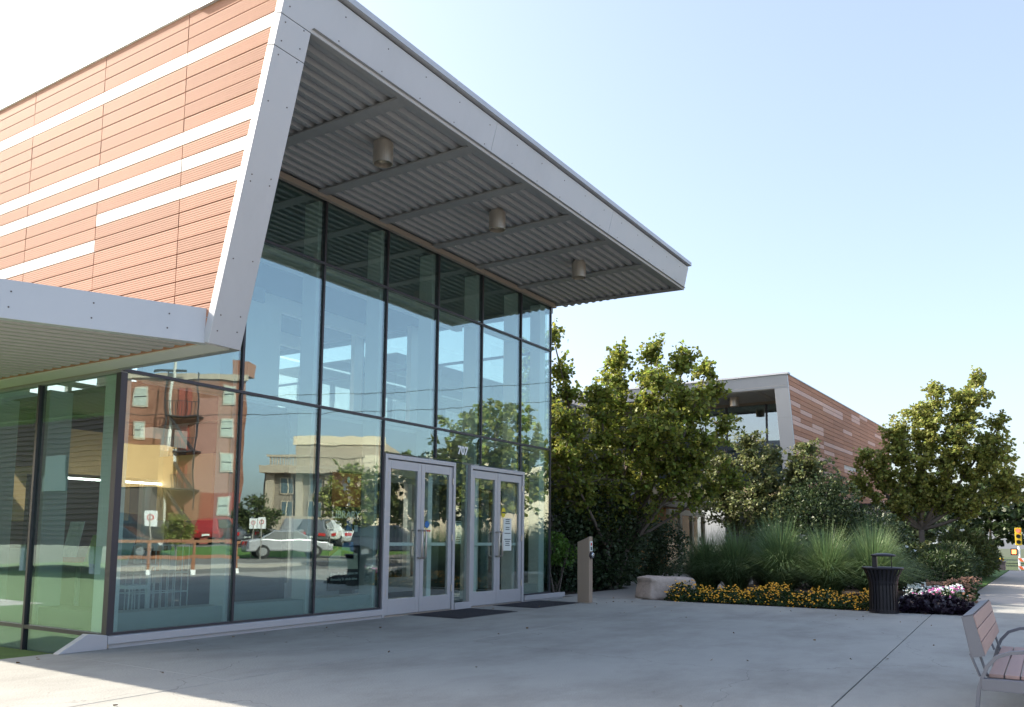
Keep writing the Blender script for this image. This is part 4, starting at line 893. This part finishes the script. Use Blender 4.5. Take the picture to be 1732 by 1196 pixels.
# far background trees on the right
for i, (x, y, s_, lb) in enumerate(((74, -4, 5.5, 'dark far tree left of the traffic signal'), (80, -9.5, 5.0, 'dark far tree straight behind the traffic signal'), (62, 1.5, 4.6, 'far dark tree behind the maple trunk'), (88, -17, 6, 'far tree at the right edge beyond the barricade'), (52, 4.5, 4.0, 'mid-distance tree at the end of the far wing'), (46, -1.0, 3.2, 'low dark tree above the newspaper box'))):
    s3 = s_/4
    tree('broad_tree', lb, 'tree', (x, y, -.7), [(0, 0, 4.0*s3, 2.4*s3, 2.4*s3, 1.7*s3), (.8*s3, 1.8*s3, 3.0*s3, 1.7*s3, 1.7*s3, 1.4*s3), (-.6*s3, -1.7*s3, 3.1*s3, 1.7*s3, 1.7*s3, 1.3*s3), (0, 0, 1.9*s3, 2.2*s3, 2.6*s3, 1.0*s3)],
         330, 16, .30*s3, darkleaf if i != 3 else midleaf, 40+i, (.12*s3, 1.3*s3), group='trees beyond the cross street', twl=.9)
t = thing('pale_house', 'pale blue-grey house glimpsed between the far trees', 'house', (95, 6, -.9))
MB().box(0, 8, -6, 3, 0, 6).build('wall', mat('pale_siding', (.55, .6, .66), .8), t); MB().prism([(-.4, -6.5, 6), (-.4, 3.5, 6), (-.4, -1.5, 9)], (9, 0, 0)).build('roof', mat('house_roof', (.2, .2, .22), .8), t)
for y in (-5, -3, -1, 1): MB().box(-.05, .02, y, y+1, 1.2, 2.8).box(-.05, .02, y, y+1, 3.8, 5.2).build('window', inkm, t)

# ============================================================ REFLECTED STREET SIDE
def rebox(px): pass
brick = mat('red_brick', (.31, .145, .10), .9, var=.18, scale=2.5, bump=.4, bscale=20, stain=(.35, .45, .65, (.62, .55, .5)))
bkr = mat('painted_red', (.30, .075, .055), .85, var=.1)
def facing(loc, ang): return loc, ang
A0 = Vector((29.0, -48.4)); A1 = Vector((34.6, -39.9)); dv = (A1-A0); ang = math.atan2(dv.y, dv.x); Lw = dv.length
t = thing('brick_block', 'four storey red brick block with fire escape, mirrored in the corner glass', 'apartment block', (A0.x, A0.y, 0), ang)
# local: x along wall toward right in mirror, +y toward library
MB().prism([(-5, 0, 0), (Lw, 0, 0), (Lw-9, -14, 0), (-9, -14, 0)], (0, 0, 12.2)).build('wall', brick, t); MB().box(-5, Lw+.1, -.1, .15, 12.2, 12.6).build('cornice', mat('stone_trim', (.45, .38, .3), .8), t)
MB().box(Lw-1.0, Lw+.05, -1.5, .1, 12.6, 13.6).build('chimney', brick, t)
MB().box(Lw-3.0, Lw, .0, .05, 0, 4.2).build('painted_base', bkr, t); MB().box(Lw-3.6, Lw-1.1, .0, .03, 4.2, 11).build('painted_patch', mat('painted_pink', (.38, .20, .165), .85), t)
MB().box(-5, Lw-5.3, .02, 2.5, 0, 4.3).build('annex_painted_shade', mat('annex_dark', (.10, .08, .07), .9), t)  # solid block coloured dark as the shade in the opening below the annex
MB().box(-5, Lw-4.6, .02, 2.6, 4.3, 7.2).build('sandstone_annex', mat('annex_tan', (.66, .42, .20), .8, var=.12, scale=1.2, stretch=(1, 1, 6)), t)
winm = mat('window_blind', (.45, .5, .45), .4)
for x, zz in ((2.7, (6.3, 8.6, 11.0)), (Lw-1.2, (3.3, 6.3, 8.8, 11.2)), (.3, (6.3, 8.6, 11.0))):
    for z in zz:
        f = MB().box(x-.42, x+.42, .03, .10, z-.75, z+.65).build('window', mat('window_stone', (.5, .45, .38), .8), t)
        MB().box(x-.32, x+.32, .09, .12, z-.65, z+.55).build('pane', winm, f); MB().box(x-.33, x+.33, .115, .135, z-.08, z-.02).build('sash_bar', dark, f)
for z in (4.4, 7.0, 9.6):
    MB().box(5.4, 6.3, .03, .09, z, z+1.9).build('door', bkr, t)
    MB().box(4.9, 7.1, .1, 1.2, z-.12, z-.04).build('escape_landing', dark, t)
    b = MB()
    for x in np.linspace(4.9, 7.1, 12): b.box(x-.015, x+.015, 1.17, 1.2, z-.04, z+.9)
    b.box(4.9, 7.1, 1.16, 1.21, z+.88, z+.93); b.build('escape_railing', dark, t)
    MB().prism([(5.0, .5, z-.1), (5.15, .5, z-.1), (6.9, .5, z-2.6), (6.75, .5, z-2.6)], (0, .5, 0)).build('escape_stair', dark, t)
for x in (4.92, 7.08): MB().box(x-.04, x+.04, 1.1, 1.18, 3, 12.5).build('escape_post', dark, t)
# utility pole
t2 = thing('utility_pole', 'pale utility pole with transformer cans, mirrored before the brick block', 'utility pole', (31.2, -44.0, 0), ang)
MB().tube([(0, 0, 0), (.25, 0, 13.5)], .11, 8).build('pole', mat('pole_grey', (.5, .5, .46), .8), t2); MB().box(-1.1, 1.1, -.06, .06, 12.6, 12.75).build('crossarm', dark, t2)
for x in (-.45, .55): MB().lathe([(.001, 6.2), (.28, 6.2), (.28, 7.1), (.001, 7.15)], 14, (x, .2, 0)).build('transformer', mat('can_grey', (.5, .52, .52), .5), t2)
for k, (dz, dy) in enumerate(((12.7, -.9), (11.2, 0))):
    pts = [(-30+5*i, dy, dz-1.6+1.6*((i-6)/6.0)**2) for i in range(13)]
    MB().tube(pts, .022, 4).build('power_line', dark, t2)
# beige building
B0_ = Vector((35.6, -38.9)); B1_ = Vector((43.5, -26.6)); dv = B1_-B0_; angb = math.atan2(dv.y, dv.x); Lb2 = dv.length
t = thing('stone_block', 'beige pilastered stone office block mirrored beside the entrance doors', 'office block', (B0_.x, B0_.y, 0), angb)
stone = mat('beige_stone', (.42, .35, .27), .85, var=.12, scale=2, bump=.2); pale = mat('cream_stucco', (.72, .62, .46), .85, var=.06)
MB().box(0, 7.2, -8, 0, 0, 5.6).build('wall', mat('grey_brown_wall', (.24, .20, .16), .85), t)
MB().box(-.1, 7.6, -.1, .9, 5.6, 6.1).build('cornice', stone, t); MB().box(.2, 7.0, -.1, .25, 6.1, 6.2).build('parapet_base', stone, t)
b = MB()
for k in range(34): x = .4+.2*k; b.box(x-.05, x+.05, .0, .12, 6.2, 6.75)
b.build('balusters', stone, t, kind='stuff'); MB().box(.2, 7.2, -.05, .2, 6.75, 6.9).build('parapet_rail', stone, t)
for x in (.2, 2.35, 4.5, 6.7): MB().box(x, x+.55, 0, .3, 0, 5.6).build('pilaster', stone, t)
MB().box(-.2, 7.4, .0, 1.3, 0, 2.5).build('retaining_wall', stone, t)
for x in (1.15, 3.3, 5.45):
    for z0, z1 in ((2.2, 3.6), (4.1, 5.3)):
        f = MB().box(x, x+1.0, .0, .08, z0, z1).build('window', stone, t); MB().box(x+.08, x+.92, .075, .095, z0+.08, z1-.08).build('pane', mat('dusk_glass', (.08, .12, .14), .1, spec=.8), f); MB().box(x+.47, x+.53, .09, .11, z0+.08, z1-.08).build('mullion', pale, f)
MB().box(1.0, 7.8, -14, -5, 0, 8.6).build('rear_storey', stone, t); MB().box(.8, 7.9, -5.2, -4.9, 8.2, 8.9).build('roof_edge', pale, t)
MB().box(6, 16, -9, -3, 0, 7.2).build('rear_wing', pale, t); MB().box(15, 22, -9, -2, 0, 6.4).build('end_wing', pale, t)
MB().box(2, 3.2, -8, -7, 8.6, 9.2).box(11, 12.4, -6, -5, 7.2, 7.8).build('rooftop_unit', winm, t)
for x in (8.2, 10, 12, 17, 19): MB().box(x, x+.9, -2.99, -2.95, 4.6, 5.8).build('window', MATS['dusk_glass'], t)
# left neighbour (mirrored in the side window)
t = thing('siding_house', 'brown lap-sided block on posts, mirrored in the left side window', 'building', (-13, 12, -.4))
lap = mat('lap_siding', (.20, .13, .11), .8, var=.1)
for k in range(27):
    z = 1.1+.2*k; MB().prism([(0, -2, z), (.06, -2, z), (.015, -2, z+.2), (0, -2, z+.2)], (0, 26, 0)).build('siding_board', lap, t)
MB().box(-6, -.005, -2, 24, 1.1, 6.5).build('wall', lap, t); MB().box(-6.3, .3, -2.3, 24.3, 6.5, 6.7).build('roof', dark, t)
for y in (0, 5, 10, 15, 20): MB().box(-.4, -.1, y, y+.3, 0, 1.9).build('post', white, t)
for y in (6, 12): MB().box(.03, .09, y, y+1.5, 3.2, 4.6).build('window', winm, t)

# parked cars
tyre = mat('tyre', (.02, .02, .02), .8); rim = mat('rim', (.5, .5, .5), .3, .8); cgl = mat('car_glass', (.02, .03, .035), .08, spec=.9); tail = mat('tail_lamp', (.5, .02, .02), .3); head = mat('head_lamp', (.7, .7, .7), .2)
def car_shape(kind):
    if kind == 'sedan': pr = [(-2.25,.35),(-2.3,.62),(-2.2,.92),(-1.55,1.0),(-.85,1.40),(.35,1.43),(1.15,.98),(1.95,.86),(2.25,.65),(2.28,.35)]; cab = [(-1.5,.98),(-.85,1.37),(.35,1.40),(1.1,.97)]
    elif kind == 'suv': pr = [(-2.2,.4),(-2.28,.75),(-2.22,1.15),(-2.0,1.70),(.2,1.78),(.95,1.18),(2.0,1.08),(2.25,.8),(2.28,.4)]; cab = [(-2.12,1.15),(-1.95,1.62),(.18,1.70),(.85,1.15)]
    else: pr = [(-2.5,.45),(-2.55,1.0),(-.7,1.02),(-.6,1.72),(.6,1.74),(1.15,1.18),(2.3,1.08),(2.5,.8),(2.5,.45)]; cab = [(-.55,1.12),(-.5,1.62),(.55,1.64),(1.02,1.15)]
    return pr, cab
def car(label, x, y, rz, col, kind='sedan', z=0.0):
    t = thing('parked_car', label, 'car' if kind != 'truck' else 'pickup truck', (x, y, z), rz, group='cars in the mirrored parking lot')
    pr, cab = car_shape(kind); cm = mat('paint_%d' % int(col[0]*999+col[1]*99+col[2]*9), col, .3, .2, var=.02)
    b = MB(); W = .9; sec = []
    def wd(z): return W if z < .95 else W-(z-.95)*.28
    a = [(px, -wd(pz), pz) for px, pz in pr]; c = [(px, wd(pz), pz) for px, pz in pr]; b.hexa(a, c); o_ = b.build('body', cm, t, bevel=.09); o_.modifiers['bevel'].segments = 3
    g2 = MB()
    for s_ in (-1, 1):
        q = [(px*.96-.02, s_*(wd(pz)+.006), pz) for px, pz in cab]; g2.prism(q, (0, s_*.01, 0))
    (x0, z0), (x1, z1) = cab[0], cab[1]; g2.prism([(x0-.03, -.7, z0), (x0-.03, .7, z0), (x1-.03, .62, z1), (x1-.03, -.62, z1)], (-.02, 0, .02))
    (x0, z0), (x1, z1) = cab[3], cab[2]; g2.prism([(x0+.03, -.7, z0), (x0+.03, .7, z0), (x1+.03, .62, z1), (x1+.03, -.62, z1)], (.02, 0, .02))
    g2.build('windows', cgl, t)
    for px in (-1.4, 1.4):
        for s_ in (-1, 1):
            wl = MB().tube([(px, s_*.72, .33), (px, s_*.93, .33)], .33, 18).build('wheel', tyre, t); MB().tube([(px, s_*.92, .33), (px, s_*.945, .33)], .2, 10).build('rim', rim, wl)
    for s_ in (-1, 1):
        MB().box(-2.31 if kind != 'truck' else -2.57, -2.2, s_*.62-.16, s_*.62+.16, .68, .86).build('tail_light', tail, t); MB().box(2.15, 2.29, s_*.62-.18, s_*.62+.18, .6, .74).build('headlight', head, t)
    MB().box(-2.33 if kind != 'truck' else -2.58, -2.2, -.22, .22, .5, .62).build('number_plate', paper, t)
    return t
car('silver sedan parked alone in front, mirrored left of the banner', 26.6, -26.4, R(33), (.42, .42, .44), z=.0)
car('dark estate car mirrored behind the silver sedan', 29.6, -21.5, R(60), (.05, .06, .08), 'suv')
for i, (s_, kd, cl, lb) in enumerate(((0, 'suv', (.35, .03, .03), 'red hatchback at the left end of the mirrored back row'), (1, 'suv', (.20, .21, .23), 'grey sport utility car second in the mirrored back row'), (2, 'truck', (.3, .31, .33), 'grey pickup third in the mirrored back row'), (3, 'suv', (.12, .13, .15), 'charcoal car fourth in the mirrored back row'), (4, 'truck', (.7, .7, .68), 'white pickup in the mirrored back row'), (5, 'sedan', (.6, .6, .6), 'pale sedan near the right end of the mirrored back row'), (6, 'suv', (.03, .03, .035), 'black car at the left part of the mirrored lot'))):
    p = Vector((30.8, -37.6)).lerp(Vector((38.0, -27.2)), s_/5.0) if s_ < 6 else Vector((24.5, -37.5))
    car(lb, p.x, min(p.y, -31.8-.3*s_), R(-35), cl, kd, z=.51)
car('black pickup truck mirrored near the corner window', 21.8, -33.5, R(55), (.03, .035, .04), 'suv', z=.51)
car('dark sedan mirrored low in the left window', 18.8, -29.5, R(55), (.04, .05, .06), z=.05)
# small signs, railing, street trees
for (x, y, lb) in ((15.6, -22.3, 'small white and red parking sign mirrored in the corner window'), (25.2, -27.6, 'white parking sign mirrored behind the silver car'), (23.9, -25.4, 'low white notice sign mirrored at the lot edge')):
    t = thing('parking_sign', lb, 'sign', (x, y, 0), R(60)); MB().tube([(0, 0, 0), (0, 0, 2.0)], .03, 8).build('pole', steel, t); MB().box(-.22, .22, -.01, .01, 1.5, 2.1).build('sign_plate', whitel, t)
    MB().lathe([(.09, 0), (.12, 0), (.12, .01), (.09, .01), (.09, 0)], 16).build('red_ring', red, t).matrix_local = Matrix.Translation((0, .02, 1.85)) @ Matrix.Rotation(R(90), 4, 'X')
t = thing('street_railing', 'rust-orange railing with white posts along the mirrored kerb', 'railing', (9.3, -14.2, 0), R(28))
rust = mat('rust_orange', (.28, .12, .06), .7)
MB().box(-3.2, 3.2, -.03, .03, .92, 1.0).build('top_rail', rust, t); MB().box(-3.2, 3.2, -.03, .03, .45, .55).build('lower_rail', rust, t)
for k in range(6):
    x = -3.1+1.24*k; MB().box(x-.04, x+.04, -.04, .04, .15, 1.0).build('rail_post', rust, t); MB().box(x-.06, x+.06, -.06, .06, 0, .15).build('post_foot', whitel, t)
sm = [(22.9, -10.6, 1.35, 'street tree south of the sidewalk, mirrored right of the doors', 50), (21.4, -13.6, .95, 'street tree mirrored in the nearer pair of doors', 51), (28.2, -23.0, 1.02, 'loose tree mirrored behind the library banner', 52), (30.9, -34.0, .75, 'tall tree between the brick and stone blocks in the mirror', 53), (20.5, -27.5, .45, 'low shrubby tree mirrored by the corner window', 54), (24.6, -13.2, 1.05, 'street tree mirrored at the far end of the facade', 55)]
for x, y, s3, lb, sd_ in sm:
    tree('street_tree', lb, 'tree', (x, y, 0), [(0, 0, 3.9*s3, 1.5*s3, 1.5*s3, 1.2*s3), (.7*s3, .9*s3, 3.0*s3, 1.2*s3, 1.2*s3, 1.0*s3), (-.6*s3, -.9*s3, 3.0*s3, 1.2*s3, 1.2*s3, 1.0*s3), (0, 0, 2.2*s3, 1.5*s3, 1.6*s3, .7*s3)], 420, 15, .16*s3, midleaf if sd_ % 2 else mapleaf, sd_, (.09*s3, 1.4*s3), group='street trees across from the library')
print('objects', len(bpy.data.objects))
